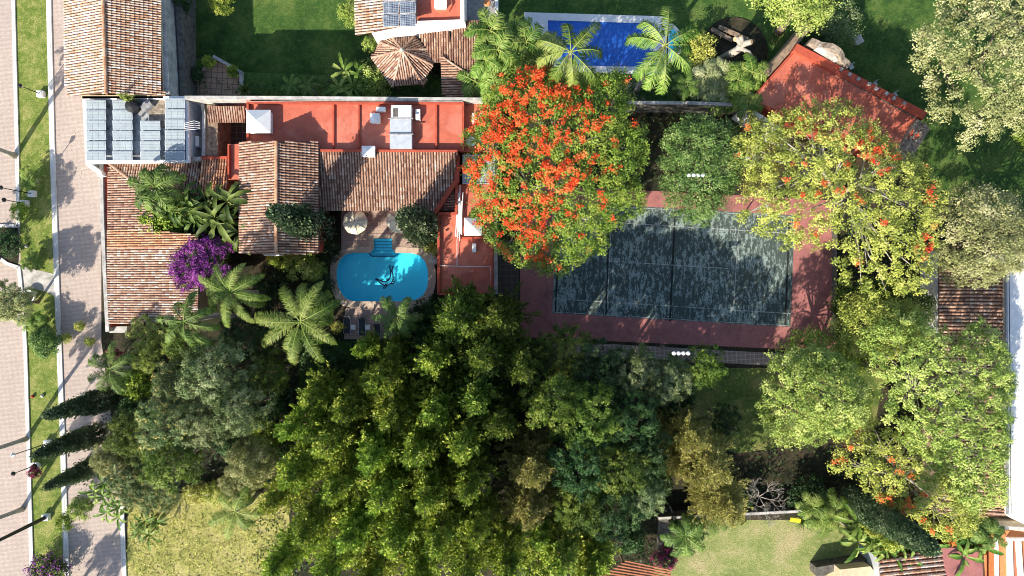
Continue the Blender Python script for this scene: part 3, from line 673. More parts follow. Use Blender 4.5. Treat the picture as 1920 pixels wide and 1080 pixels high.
# dolphin mosaic
def band(pts, ws, z):
    P = [W(x, y, z) for x, y in pts]; L = []; R_ = []
    for i, p in enumerate(P):
        d = (P[min(i+1, len(P)-1)]-P[max(i-1, 0)]).normalized(); nn = Vector((-d.y, d.x, 0)); L.append(p+nn*ws[i]/2); R_.append(p-nn*ws[i]/2)
    vs = L+R_; k = len(P); return vs, [(k+i, k+i+1, i+1, i) for i in range(k-1)]
dark = plain('dark_mosaic', (.008,.02,.05), .4); lightm = plain('light_mosaic', (.05,.30,.48), .4)
m = MB(); Z = -1.24
for q in ([(704,523),(709,523.5),(715,527),(722,528.5),(728,526),(731,521),(732.5,514),(733,506)], [(704,523),(709,527),(714,532),(721,535),(729,534),(734,530),(737,523),(736.5,514),(734.5,507)], [(733,507),(730.5,502),(731,497),(733.5,501),(737,499),(735,507)],
          [(717,527),(713,522.5),(719,524)], [(721,535),(719,541),(723,540),(725,535)], [(726,527),(725,522.5),(728,524)], [(731,532),(737,532),(741,528),(736,528)]): m.add(*band(q, [.13]*len(q), Z))
m.add(*band([(709,525.5),(716,530),(723,532),(730,530),(734,524)], [.05,.14,.18,.14,.05], Z))
dm = m.build('dolphin_mosaic', dark, pool)
m = MB(); m.add(*band([(712,528),(720,531.5),(727,531),(732,527.5),(734.5,521)], [.08,.16,.16,.12,.05], Z+.004)); e = LB(); e.v = [(v[0]-pool.location.x, v[1]-pool.location.y, v[2]) for v in m.v]; e.f = m.f; e.r = m.r; e.build('belly_mosaic', lightm, dm)
me = bpy.data.meshes.new('water'); me.from_pydata([(p.x-pool.location.x, p.y-pool.location.y, -.09) for p in wl], [], [t for t in tri]); me.update(); link('water', me, M['water'], pool)
# second pool with blue cover
p2 = empty('covered_pool', W(1117, 85), 'rectangular pool under a bright blue cover with a white deck behind two royal palms', 'swimming pool')
OUT = [(983,24),(1251,32),(1249,142),(984,130)]; INN = [(1027,39),(1226,45),(1223,127),(1027,122)]
m = MB(); ringmesh(m, PX(OUT), PX(INN), .16); m.build('deck', M['white'], p2)
m = MB(); m.prism(PX(INN), .012, .10); m.build('pool_cover', M['cover'], p2)
m = MB(); c = W(1252, 82); ps = [c+Vector((math.cos(t)*1.45, math.sin(t)*2.0, 0)) for t in [i*math.pi/8-math.pi/2 for i in range(9)]]; m.prism(ps, 0, .19); sp = m.build('spa_rim', M['white'], p2)
m = MB(); ps = [c+Vector((.1+math.cos(t)*1.0, math.sin(t)*1.5, 0)) for t in [i*math.pi/8-math.pi/2 for i in range(9)]]; m.prism(ps, .192, .215); m.build('spa_water', M['pool'], p2)
# ---------------------------------------------------------------- tennis court
crt = empty('tennis_court', W(1260, 505), 'worn dark green tennis court with faded white lines and a red surround', 'tennis court')
m = MB(); m.prism(PX([(975,345),(1566,376),(1566,664),(1480,655),(975,632)]), -.2, .03); m.build('red_surround', M['court_red'], crt)
m = MB(); m.prism(PX([(1046,378),(1490,404),(1482,613),(1035,587)]), -.1, .036); m.build('court_surface', M['court'], crt)
def cl(x0, y0, x1, y1, w=.07, z=.040): m = MB(); a = W(x0, y0); b = W(x1, y1); m.strip([a, b], w, .03, z); m.build('painted_line', M['line'], crt)
cl(1048,411,1486,438); cl(1040,560,1482,588); cl(1146,417.5,1139,566.5,.07,.043); cl(1384,432,1375,582,.07,.043); cl(1143,489.5,1379,504.5,.07,.046)
cl(1049,381,1488,407,.06,.044); cl(1037,585,1481,611,.06,.044)
gap = plain('slab_joint', (.022,.028,.027), .95)
for a, b, w in (((1266,392),(1256,602),.2), ((1052,381),(1041,586),.15), ((1480,406),(1472,612),.2), ((1142,417),(1136,590),.15)):
    m = MB(); m.strip([W(*a), W(*b)], w, .03, .038); m.build('slab_joint', gap, crt)
m = MB(); m.strip([W(1560,375), W(1560,640)], .12, .0, .9); m.build('side_rail', M['darkwall'], crt)
sheet('paver_strip', [(1010,638),(1490,664),(1490,688),(1010,662)], .034, M['grid_tile'])
sheet('paver_strip', [(932,450),(972,450),(972,560),(932,560)], .034, M['dark_tile'])
# ---------------------------------------------------------------- roofs
def tiles(parent, corners, down, mat, name='tiled_roof', pitch=.3, row=.42, seed=0, thick=.14, edge=None, bias=0):
    """corners: (px, py, z); down: world direction the barrels run"""
    P = [W(*c) for c in corners]; rng = random.Random(seed)
    nrm = Vector((0, 0, 0)); n = len(P)
    for i in range(n): nrm += P[i].cross(P[(i+1) % n])
    nrm.normalize()
    if nrm.z < 0: nrm = -nrm; P.reverse()
    o = sum(P, Vector())/n; d = Vector(down); d = (d-nrm*d.dot(nrm)).normalized(); s = nrm.cross(d)
    Q = [((p-o).dot(s), (p-o).dot(d)) for p in P]; pitch *= .85 if pitch > .25 and pitch < .33 else 1; row *= .88
    def inside(u, v):
        c = False
        for i in range(n):
            (x1, y1), (x2, y2) = Q[i], Q[(i+1) % n]
            if (y1 > v) != (y2 > v) and u < (x2-x1)*(v-y1)/(y2-y1)+x1: c = not c
        return c
    top = [o+s*u+d*v for u, v in Q]; m = MB(); bot = [p-nrm*thick for p in top]
    m.add(top+bot, [tuple(range(n)), tuple(range(2*n-1, n-1, -1))]+[(n+i, n+(i+1) % n, (i+1) % n, i) for i in range(n)], 0)
    base = m.build(name, M['tile_base'], parent)
    tm = LB(); loc = parent.location; u0 = min(q[0] for q in Q); u1 = max(q[0] for q in Q); v0 = min(q[1] for q in Q); v1 = max(q[1] for q in Q)
    nu = int((u1-u0)/pitch); nv = int((v1-v0)/row)+1; r = pitch*.36; A = [0, .6, 1.2, math.pi-1.2, math.pi-.6, math.pi]
    A = [math.pi*k/4 for k in range(5)]; colr = [rng.gauss(0, .08) for _ in range(nu+1)]
    for i in range(nu+1):
        u = u0+pitch*(i+.5); ju = rng.uniform(-.012, .012)
        for j in range(nv):
            v = v0+row*(j+.5)
            if not inside(u, v): continue
            va = v-row*.5; vb = v+row*.55; jj = rng.uniform(-.02, .02); lift = .028+rng.uniform(0, .02)
            vs = []
            for (vv, h, rr) in ((va, .0, r*.86), (vb, lift, r*1.05)):
                for t in A:
                    vs.append(o+s*(u+ju+(jj if h else 0)-math.cos(t)*rr)+d*vv+nrm*(math.sin(t)*rr*.95+h)-loc)
            rr_ = min(1, max(0, rng.betavariate(1.6, 1.8)+colr[i]+bias))
            tm.add(vs, [(k+5, k+6, k+1, k) for k in range(4)], rr_); tm.add([vs[5], vs[6], vs[7], vs[8], vs[9]], [(4, 3, 2, 1, 0)], .0)
    tm.build('barrel_tiles', M[mat], base)
    if edge:
        pass
    return base
def ridge(parent, a, b, mat='tile', rad=.16, seed=1):
    a = W(*a); b = W(*b); n = max(2, int((b-a).length/.42)); rng = random.Random(seed); m = LB()
    for i in range(n):
        p = a.lerp(b, i/n); q = a.lerp(b, (i+1.12)/n); m.tube([p-parent.location, q-parent.location], [rad*.88, rad*1.03], 8, r=rng.uniform(.3, .9))
    return m.build('ridge_tiles', M[mat], parent)
def block(parent, name, pts, z0, z1, mat): m = MB(); m.prism(PX(pts, z1), z0, z1); return m.build(name, M[mat], parent)
def wall(parent, name, pts, z0, z1, w, mat, closed=False): m = MB(); m.strip(PX(pts, z1), w, z0, z1, closed); return m.build(name, M[mat], parent)
def sub(parent, name, mat, fn):
    """a sub-part: shapes in world coordinates, parent already at parent.parent"""
    m = MB(); fn(m); e = LB(); base = parent
    off = Vector((0, 0, 0))
    while base is not None: off += base.location; base = base.parent
    e.v = [(v[0]-off.x, v[1]-off.y, v[2]-off.z) for v in m.v]; e.f = m.f; e.r = m.r
    return e.build(name, M[mat], parent)
def skylight(parent, px, py, w, d, z0, h, rz=0, pyr=True):
    c = W(px, py, z0+h); m = MB(); m.box((c.x, c.y, z0+h/2), (w, d, h), rz)
    k = m.build('skylight_box', M['white'], parent)
    def f(m):
        hw, hd = w*.56, d*.56; z = z0+h+.003; R_ = Matrix.Rotation(rz, 3, 'Z')
        vs = [Vector((c.x, c.y, 0))+R_ @ Vector((x*hw, y*hd, 0)) for x, y in ((-1, -1), (1, -1), (1, 1), (-1, 1))]
        vs = [Vector((v.x, v.y, z)) for v in vs]+[Vector((v.x, v.y, z+.06)) for v in vs]+[Vector((c.x, c.y, z+(.45 if pyr else .12)*min(w, d)*.8))]
        m.add(vs, [(3, 2, 1, 0), (0, 1, 5, 4), (1, 2, 6, 5), (2, 3, 7, 6), (3, 0, 4, 7), (4, 5, 8), (5, 6, 8), (6, 7, 8), (7, 4, 8)])
    sub(k, 'dome', 'white', f); return k
# --- house A (gabled, top left)
hA = empty('gabled_house', W(210, 80), 'long gabled house with pale clay tiles beside the service road at top left', 'house')
block(hA, 'walls', [(135,-60),(300,-60),(304,172),(140,172)], 0, 4.6, 'cream')
tiles(hA, [(117,-60,4.7),(191,-60,6.4),(199,174,6.4),(126,180,4.7)], (-1, .0, -.3), 'tile_pale', pitch=.245, seed=2, bias=.18)  # sun-facing slope biased lighter, direct sunlight put into the tile colour
tiles(hA, [(191,-60,6.4),(296,-60,4.7),(306,179,4.7),(199,174,6.4)], (1, 0, -.3), 'tile_pale', pitch=.27, seed=3, bias=-.04)
ridge(hA, (191,-60,6.45), (199,175,6.45), 'tile_orange')
wall(hA, 'gutter_wall', [(299,-60),(307,60),(313,178)], 0, 4.3, .5, 'cap')
wall(hA, 'gable_wall', [(152,182),(235,181),(306,181)], 0, 4.5, .3, 'cream')
wall(hA, 'yard_wall', [(330,-60),(335,30),(340,110),(343,180)], 0, 2.6, .55, 'darkwall')
sub(hA.children[0], 'round_tank_cover', 'black', lambda m: m.lathe(W(321, 72, .6), [(1.25, -.6), (1.25, 0), (1.1, .1), (.2, .2)], 20))
block(hA, 'lean_to_roof', [(313,100),(332,104),(336,180),(317,180)], 2.2, 2.35, 'char')
M['screed'] = plain('stained_screed', (.50, .52, .53), .9, dirt=.55, scale=1.5)
# --- solar roof house
hS = empty('flat_roof_house', W(252, 243), 'flat concrete roof carrying four rows of solar collectors beside the brick road', 'house')
block(hS, 'walls', [(157,183),(349,183),(351,301),(163,303)], 0, 4.19, 'white'); block(hS, 'roof_screed', [(159,185),(348,185),(350,300),(164,302)], 4.19, 4.2, 'screed')
wall(hS, 'parapet', [(157,183),(349,183),(352,302),(163,304)], 4.2, 4.5, .28, 'white', True)
wall(hS, 'side_wall', [(163,305),(170,312),(186,324),(188,330)], 0, 3.6, .4, 'white')
block(hS, 'patched_slab', [(279,186),(309,186),(309,240),(279,240)], 4.2, 4.215, 'stone')
for x, y0, yn, n_, gap_, lab in ((180,187,302,6,1,'leftmost of the four rows of glass collectors on the flat white roof'), (230,187,302,6,1,'second row of collectors from the road, next to the water tank'), (282,226,302,4,0,'short row of four ribbed collectors below the black water tank'), (328,184,302,6,1,'rightmost row of glass collectors at the inner edge of the flat roof')):
    t = empty('solar_array', W(x, (y0+yn)/2, 4.3), lab, 'solar panels', 'solar collector rows on the flat roof'); ph = (yn-y0)/n_
    for i in range(n_):
        ya = y0+i*ph; m = MB(); xs = 1+.0*i; c = W(x, ya+ph/2, 4.75); w_ = 37/S*.93; d_ = (ph-1.6)/S*.93
        m.box(c, (w_, d_, .06), 0, .5, (math.radians(6), 0)); pn = m.build('panel_frame', M['metal'], t)
        for k in range(3 if gap_ else 1):
            ww = (w_-.1)/(3 if gap_ else 1); cc = c+Vector((-w_/2+.05+ww*(k+.5), 0, .035))
            sub(pn, 'glass_cell', 'cell', lambda m: m.box(cc, (ww-.05, d_-.1, .03), 0, .5, (math.radians(6), 0)))
    m = MB(); c = W(x, (y0+yn)/2, 4.35); m.box((c.x-.6, c.y, 4.36), (.06, (yn-y0)/S*.93, .28)); m.box((c.x+.6, c.y, 4.36), (.06, (yn-y0)/S*.93, .28)); m.build('support_rails', M['metal'], t)
t = empty('water_tank', W(256, 205, 4.2), 'round black water tank lying between collector rows on the flat roof', 'water tank')
m = MB(); m.lathe(W(256, 203, 4.2), [(.55, 0), (.6, .1), (.6, .9), (.45, 1.1), (.15, 1.2)], 20); m.build('tank_body', M['black'], t)
m = MB(); m.lathe(W(256, 203, 5.4), [(.2, 0), (.2, .08)], 12); m.build('tank_lid', M['black'], t)
m = MB(); m.box(W(276, 199, 4.5), (1.0, .7, .5), .7); m.box(W(268, 210, 4.4), (.9, .35, .3), .9); tag(m.build('roof_box', M['grey']), 'tilted grey box left beside the black water tank on the flat roof', 'box')
# little service yard
sy = empty('service_yard', W(368, 240), 'narrow pale service yard between the flat roof and the tiled lean-to', 'yard')
block(sy, 'slab', [(352,186),(378,186),(382,295),(354,295)], 0, 1.9, 'grey')
wall(sy, 'pale_wall', [(378,190),(382,215),(381,292)], 0, 3.4, .3, 'cap'); wall(sy, 'back_wall', [(352,299),(376,297)], 0, 3.8, .35, 'cap')
for y_, lb in ((233, 'upper of two blue plastic tubs in the service yard'), (241.5, 'lower of two blue plastic tubs in the service yard')):
    t = empty('tub', W(362, y_, 1.9), lb, 'tub', 'blue tubs in the service yard'); m = MB(); c = W(362, y_, 2.4); m.prism([(c.x-.28, c.y-.17), (c.x+.28, c.y-.17), (c.x+.24, c.y+.17), (c.x-.24, c.y+.17)], 1.9, 2.4); m.build('tub_body', M['blue'], t)
    m = MB(); m.box((c.x, c.y, 2.43), (.4, .2, .05)); m.build('lid', M['black'], t)
m = MB(); m.box(W(372.5, 266, 2.6), (.34, 1.0, .7)); tag(m.build('gas_cylinder_cabinet', M['white']), 'narrow white cabinet against the pale yard wall', 'cabinet')
m = LB(); c = W(345, 237, 4.9)
for k in range(5): m.tube([(0, -.35+k*.16, 0), (1.0, -.3+k*.2, .1), (1.5, -.2+k*.14, 0)], .02, 5)
t = empty('clothes_airer', c, 'white wire airer sticking out from the right collector row', 'airer'); m.build('wires', M['white'], t)
# --- villa
V = empty('villa', W(660, 330), 'red roofed villa with clay tile wings wrapped around the pool patio', 'house')
# lean-to and dark court
block(V, 'court_walls', [(386,196),(408,196),(408,292),(386,292)], 0, 3.2, 'wood')
tiles(V, [(390,199,3.9),(459,199,3.9),(459,230,3.4),(390,230,3.4)], (0, -1, -.3), 'tile', pitch=.27, seed=5)
sheet('courtyard', [(400,225),(462,225),(462,292),(400,292)], .034, M['dark_tile'])
# left wing B
def zl(x): return 3+(x-203)*.0098
LB_ = [(203,312),(287,374),(290,432),(372,440),(372,560),(300,574),(240,606),(205,606)]
tiles(V, [(x, y, zl(x)) for x, y in [(203,308),(287,370),(287,432),(203,430)]], (-1, 0, -.2), 'tile', pitch=.27, seed=7, bias=-.02)
tiles(V, [(x, y, zl(x)) for x, y in [(203,430),(287,432),(372,440),(372,464),(203,464)]], (-1, 0, -.2), 'tile_orange', pitch=.27, seed=8)
tiles(V, [(x, y, zl(x)) for x, y in [(203,464),(372,464),(372,606),(203,606)]], (-1, 0, -.2), 'tile', pitch=.27, seed=9, bias=.16)
tiles(V, [(203,306,3.0),(374,303,3.0),(374,368,3.82),(287,370,3.82)], (.03, 1, -.2), 'tile', pitch=.29, seed=10, bias=.08)
tiles(V, [(376,299,3.3),(425,297,3.3),(425,366,4.1),(376,368,4.1)], (0, 1, -.2), 'tile_orange', pitch=.29, seed=11)
ridge(V, (203,306,3.08), (287,370,3.9), 'tile', .13)
wall(V, 'street_wall', [(189,304),(191,400),(195,500),(201,622)], 0, 3.1, .34, 'cap')
wall(V, 'red_gutter', [(197,308),(199,430),(204,614)], 0, 2.85, .34, 'red_wall')
block(V, 'left_wing_walls', [(207,312),(420,312),(420,360),(285,368),(285,436),(366,444),(366,590),(207,600)], 0, 2.8, 'cream')
block(V, 'wall_end', [(205,612),(238,612),(238,624),(205,624)], 0, 2.4, 'cap')
wall(V, 'red_coping', [(374,296),(425,295)], 3, 3.5, .25, 'red_wall')
block(V, 'red_link_roof', [(427,270),(450,270),(450,336),(427,336)], 0, 4.2, 'red'); wall(V, 'red_coping', [(428,271),(428,335)], 4.2, 4.6, .15, 'red_wall')
# gable wing C
block(V, 'gable_wing_walls', [(456,270),(592,270),(592,470),(456,470)], 0, 4.7, 'red_wall')
tiles(V, [(448,266,5.1),(518,265,7.0),(518,477,7.0),(448,475,5.1)], (-1, 0, -.4), 'tile', pitch=.29, seed=12, bias=.0)
tiles(V, [(518,265,7.0),(599,265,5.1),(599,475,5.1),(518,477,7.0)], (1, 0, -.4), 'tile', pitch=.29, seed=13, bias=-.02)
ridge(V, (518,265,7.05), (518,476,7.05), 'tile_orange')
block(V, 'gable_end', [(454,268),(518,266),(594,268),(594,272),(454,272)], 0, 4.9, 'red_wall')
skylight(V, 510, 468, 1.2, 1.0, 4.8, 1.3)
# red flat roof D
block(V, 'main_walls', [(462,188),(870,190),(870,283),(462,283)], 0, 4.5, 'red_wall')
m = MB(); m.prism(PX([(465,192),(867,193),(867,280),(465,280)], 4.504), 4.44, 4.504); m.build('red_flat_roof', M['red'], V)
wall(V, 'red_parapet', [(464,192),(868,193),(868,281),(601,281)], 4.5, 4.9, .2, 'red_wall'); wall(V, 'red_parapet', [(464,193),(464,262)], 4.5, 4.9, .2, 'red_wall')
for x in (625, 672.5, 818): wall(V, 'roof_rib', [(x,195),(x,278)], 4.5, 4.72, .16, 'red_wall')
skylight(V, 485, 228, 2.0, 1.9, 4.5, .9); skylight(V, 703, 221.5, .78, .78, 4.5, .7); skylight(V, 691, 284, 1.1, .9, 4.5, .85)
for px, py, w_, d_, lb in ((714.5,205.5,.85,.38,'small white box unit above the square skylight on the red roof'), (784,215.5,.42,.95,'upright white box unit right of the silver roof tank'), (889,465,.38,.8,'small white box unit on the lower red roof')):
    z_ = 4.5 if px < 850 else 3.7
    t = empty('air_conditioner', W(px, py, z_), lb, 'air conditioner', 'white box units on the red roofs'); m = MB(); m.box(W(px, py, z_+.35), (w_, d_, .5)); m.build('casing', M['white'], t)
    m = MB(); m.box(W(px, py, z_+.06), (w_*.9, d_*.9, .12)); m.build('feet', M['grey'], t)
wh = empty('roof_cistern', W(752, 236, 4.5), 'large silver and white three part cistern across the red flat roof', 'cistern')
m = MB(); m.prism(PX([(733,197),(771,197),(771,221),(733,221)], 5.6), 4.5, 5.6); m.build('tank_section', M['white'], wh)
m = MB(); m.prism(PX([(737,203),(746,203),(746,219),(737,219)], 5.62), 5.604, 5.63); m.build('open_hatch', M['darkwall'], wh)
m = MB(); m.prism(PX([(731,223),(771,223),(771,250),(731,250)], 5.5), 4.5, 5.5); m.build('tank_section', M['metal'], wh)
m = MB(); m.prism(PX([(731,252.5),(772,252.5),(772,278),(731,278)], 5.5), 4.5, 5.5); m.build('tank_section', M['metal'], wh)
for y in (222, 251.2):
    m = MB(); m.tube([W(728, y, 5.6), W(775, y, 5.6)], .06, 6); m.build('clamp_bar', M['grey'], wh)
m = MB(); 
for k in range(3): m.tube([W(463+k*2, 190, 4.95), W(600, 188+k*.5, 5.0), W(700, 188.5+k*.4, 4.95), W(868, 189+k*.5, 5.0)], .02, 4)
tag(m.build('roof_pipes', M['cap']), 'thin pale pipes running along the top edge of the red roof', 'pipes')
wall(V, 'boundary_cap', [(346,182.5),(520,183),(905,186)], 0, 4.95, .3, 'cap')
# tiled roof E
block(V, 'dining_walls', [(600,284),(850,284),(810,380),(600,380)], 0, 3.4, 'red_wall')
tiles(V, [(599,283,4.95),(858,284,4.95),(850,338,4.3),(813,394,3.6),(600,394,3.6)], (0, -1, -.2), 'tile', pitch=.3, seed=14, bias=-.02)
wall(V, 'red_coping', [(600,282),(858,283)], 4.9, 5.1, .2, 'red_wall')
wall(V, 'diagonal_wall', [(857,290),(856,338),(815,398)], 0, 4.5, .42, 'red_wall'); wall(V, 'red_coping', [(856,340),(855,400),(822,400)], 3.0, 4.3, .25, 'red_wall')
tiles(V, [(852,354,4.0),(852,396,3.5),(824,396,3.5)], (-1, 0, -.2), 'tile', pitch=.3, seed=15, bias=-.15)
# right red wing F
block(V, 'right_wing_walls', [(820,400),(866,400),(866,345),(925,345),(925,552),(820,552)], 0, 3.6, 'red_wall')
m = MB(); m.prism(PX([(823,403),(856,403),(856,346),(866,346),(922,346),(922,550),(823,550)], 3.65), 3.55, 3.65); m.build('red_flat_roof', M['red'], V)
wall(V, 'red_parapet', [(822,552),(822,400),(856,400)], 3.6, 4.05, .22, 'red_wall'); wall(V, 'red_parapet', [(857,446),(924,446)], 3.6, 3.95, .16, 'red_wall'); wall(V, 'red_parapet', [(822,551),(924,551)], 3.6, 4.05, .22, 'red_wall')
wall(V, 'red_parapet', [(922,447),(922,550)], 3.6, 4.05, .18, 'red_wall'); wall(V, 'pale_wall', [(928.5,190),(928.5,446),(929,552)], 0, 3.3, .32, 'cap')
wall(V, 'roof_rib', [(857,404),(857,445)], 3.6, 3.8, .14, 'red_wall')
block(V, 'upper_link_roof', [(872,190),(900,190),(926,200),(926,285),(866,285),(866,235),(872,232)], 0, 3.9, 'red'); wall(V, 'red_parapet', [(869,190),(869,232),(864,234),(864,284)], 3.9, 4.5, .18, 'red_wall')
block(V, 'glass_roof', [(867,290),(928,290),(928,345),(867,345)], 0, 3.75, 'glass'); wall(V, 'glass_bar', [(867,291),(928,291)], 3.75, 3.9, .1, 'metal'); wall(V, 'glass_bar', [(889,292),(889,344)], 3.75, 3.85, .06, 'metal'); wall(V, 'glass_bar', [(867,344),(928,344)], 3.75, 3.86, .08, 'metal')
skylight(V, 887, 425, 1.5, 1.5, 3.65, .7); skylight(V, 895, 222, .8, .9, 3.9, .5)
m = MB(); rr = random.Random(3)
for k in range(9): m.tube([W(857+k*1.3+rr.uniform(-1, 1), 345+rr.uniform(0, 35), 4.2), W(857+k*1.1+rr.uniform(-1, 1), 400, 4.15), W(854+k*1.5+rr.uniform(-1, 1), 425+rr.uniform(0, 30), 4.1)], .045, 5)
tag(m.build('pipe_bundle', M['white']), 'bundle of long white pipes lying along the red roof edge beside the skylight', 'pipes')
m = MB(); m.tube([W(857, 448, 4.0), W(857, 498, 3.8), W(857, 499, 3.75)], .035, 6); m.tube([W(825, 498, 3.78), W(857, 499, 3.75), W(885, 500, 3.75), W(920, 500, 3.75), W(921, 550, 3.75)], .035, 6)
tag(m.build('water_pipe', M['white']), 'white T-shaped water pipe crossing the lower red roof', 'pipe')
# satellite dishes under the red tree
for px, py, lb in ((905,262,'grey round dish beside the scarlet tree on the red roof'), (884,268,'white round dish left of the grey dish on the red roof')):
    t = empty('satellite_dish', W(px, py, 3.9), lb, 'satellite dish'); m = LB(); m.lathe((0, 0, .5), [(.05, 0), (.35, .08), (.5, .2), (.49, .22), (.3, .12), (.04, .04)], 16); m.build('dish', M['metal'], t)
    m = LB(); m.tube([(0, 0, 0), (0, 0, .5)], .04, 6); m.build('mast', M['grey'], t)
# --- white house, top centre
wh2 = empty('white_house', W(770, 0), 'two storey white house with solar panels and a red roof terrace at the top edge', 'house')
block(wh2, 'walls', [(690,-80),(872,-80),(871,36),(694,57)], 0, 5.6, 'white')
tiles(wh2, [(664,-80,5.7),(776,-80,6.9),(781,43,6.9),(669,66,5.7)], (-1, -.03, -.3), 'tile_pale', pitch=.3, seed=20, bias=-.02)
block(wh2, 'terrace_floor', [(780,-80),(864,-80),(863,37),(782,40)], 5.6, 5.64, 'red'); wall(wh2, 'parapet', [(866,-80),(867,40)], 5.6, 6.3, .35, 'white'); wall(wh2, 'parapet', [(779,42),(867,39)], 5.6, 6.0, .25, 'white')
block(wh2, 'curved_step', [(811,-20),(846,-20),(848,10),(842,20),(828,24),(816,18),(810,8)], 5.64, 5.95, 'red'); skylight(wh2, 826, 3, 1.0, 1.1, 5.95, .4, pyr=False)
wall(wh2, 'side_terrace_wall', [(930,-80),(931,30)], 0, 3.4, .3, 'white'); block(wh2, 'side_terrace', [(874,-80),(928,-80),(928,38),(874,38)], 0, 2.6, 'grey')
slot = MB(); a = W(700, 48, 5); slot.box(W(797, 51.5, 4.6), (.9, .06, .12)); slot.build('vent_slot', M['grey'], wh2)
for i in range(2):
    for j in range(3):
        x0 = 717.5+i*31.5; y0 = -22+j*24.5; x1 = x0+29.5; y1 = y0+22.5; sk = lambda x, y: 5.7+(x-666)*.0108+.14
        m = MB(); q = [W(x, y+(1.2 if x < 735 else 0), sk(x, y)) for x, y in ((x0,y0),(x1,y0-.5),(x1+1.2,y1-.5),(x0+1.2,y1))]; q2 = [p-Vector((0, 0, .05)) for p in q]
        m.add(q+q2, [(3, 2, 1, 0), (4, 5, 6, 7), (0, 1, 5, 4), (1, 2, 6, 5), (2, 3, 7, 6), (3, 0, 4, 7)]); fr = m.build('solar_panel', M['metal'], wh2)
        c = sum(q, Vector())/4; q = [c+(p-c)*.95+Vector((0, 0, .006)) for p in q]; sub(fr, 'cells', 'pv', lambda m: m.add(q, [(3, 2, 1, 0)]))
g = empty('kettle_grill', W(914, 11, 2.6), 'round orange kettle grill on the grey side terrace of the white house', 'grill')
m = LB(); m.lathe((0, 0, .6), [(.12, -.12), (.32, .0), (.34, .12), (.25, .26), (.05, .32)], 18); m.build('bowl_and_lid', M['redpot'] if 0 else M['orange_wall'], g)
m = LB(); [m.tube([(math.cos(a)*.15, math.sin(a)*.15, .55), (math.cos(a)*.35, math.sin(a)*.35, 0)], .02, 5) for a in (0, 2.1, 4.2)]; m.build('leg_frame', M['black'], g)
# --- gazebo
gz = empty('gazebo', W(754, 100), 'octagonal clay tile gazebo with ridges meeting at a small white finial', 'gazebo')
oc = [(733,68),(778,66),(801,92),(811,122),(794,159),(736,162),(697,108),(712,80)]
for i in range(8):
    a, b = oc[i], oc[(i+1) % 8]; A_ = W(*a, 2.9); B_ = W(*b, 2.9); Ap = W(754, 94, 4.5); mid = (A_+B_)/2; d = mid-Ap
    tiles(gz, [(754,94,4.5),(a[0],a[1],2.9),(b[0],b[1],2.9)], tuple(d), 'tile', pitch=.27, row=.4, seed=30+i, bias=.05); ridge(gz, (a[0],a[1],2.98), (754,94,4.55), 'tile', .11, i)
m = MB(); m.lathe(W(754, 94, 4.5), [(.18, 0), (.2, .2), (.1, .35), (.03, .45)], 10); m.build('finial', M['cap'], gz)
for i in range(0, 8, 1):
    p = W(754+(oc[i][0]-754)*.85, 100+(oc[i][1]-100)*.85, 2.8); m = MB(); m.box((p.x, p.y, 1.4), (.2, .2, 2.8)); m.build('post', M['wood'], gz)
# --- walkway roofs
wk = empty('covered_walkway', W(850, 110), 'weathered grey brown tiled walkway roof between the gazebo and the areca palms', 'roof')
tiles(wk, [(780,58,3.4),(842,56,3.4),(846,117,2.8),(800,118,2.8),(801,92,3.05)], (0, -1, -.2), 'tile', pitch=.28, seed=41, bias=-.08)
tiles(wk, [(848,40,3.6),(900,38,3.6),(892,146,2.9),(842,110,3.1)], (0, -1, -.2), 'tile', pitch=.28, seed=42, bias=-.15)
tiles(wk, [(828,106,3.2),(893,152,3.0),(893,184,2.7),(833,184,2.7)], (-.6, -.3, -.2) if 0 else (-1, 0, -.15), 'tile', pitch=.28, seed=43, bias=-.02)
ridge(wk, (828,106,3.2), (892,148,3.1), 'tile', .1)
for x, y in ((786,114),(838,114),(840,175),(884,175),(850,60),(888,60)): p = W(x, y, 2.7); m = MB(); m.box((p.x, p.y, 1.3), (.2, .2, 2.6)); m.build('post', M['wood'], wk)
# --- rotated red building, top right
rb = empty('red_roof_building', W(1575, 180), 'rotated red roofed building with a ruined stone gable in the upper right garden', 'house')
RBp = [(1490,92),(1726,220),(1684,292),(1404,190)]
block(rb, 'walls', RBp, 0, 3.9, 'red_wall'); m = MB(); m.prism(PX([(1492,96),(1721,221),(1682,289),(1409,188)], 3.95), 3.85, 3.95); m.build('red_flat_roof', M['red'], rb)
wall(rb, 'red_parapet', [(1491,88),(1735,217)], 0, 4.4, .75, 'red_wall'); wall(rb, 'inner_ledge', [(1490,96),(1722,221)], 3.9, 4.15, .18, 'darkwall')
def gable(name, a, b, prof, th, mat):       # standing stone wall from a to b with a stepped or curved top
    A_ = W(*a); B_ = W(*b); d = (B_-A_); nn = Vector((-d.y, d.x, 0)).normalized()*th; k = len(prof); vs = []
    for s_ in (0, 1):
        for t, z in prof: p = A_+d*t+nn*s_; vs.append((p.x, p.y, z))
    m = MB(); n2 = len(prof); fs = [tuple(range(n2)), tuple(range(2*n2-1, n2-1, -1))]+[(i, n2+i, n2+(i+1) % n2, (i+1) % n2) for i in range(n2)]
    m.add(vs, fs); return m.build(name, M[mat], rb)
gable('stone_gable', (1478,112), (1546,156), [(0, 0), (1, 0), (1, 4.7), (.93, 4.9), (.8, 5.0), (.74, 5.4), (.62, 5.8), (.5, 5.9), (.38, 5.8), (.3, 5.4), (.2, 5.0), (.08, 4.9), (0, 4.7)], .55, 'stone')
gable('stone_arch', (1490,122), (1526,145), [(0, 3), (1, 3), (1, 5.0), (.8, 5.3), (.5, 5.45), (.2, 5.3), (0, 5.0)], .4, 'cap')
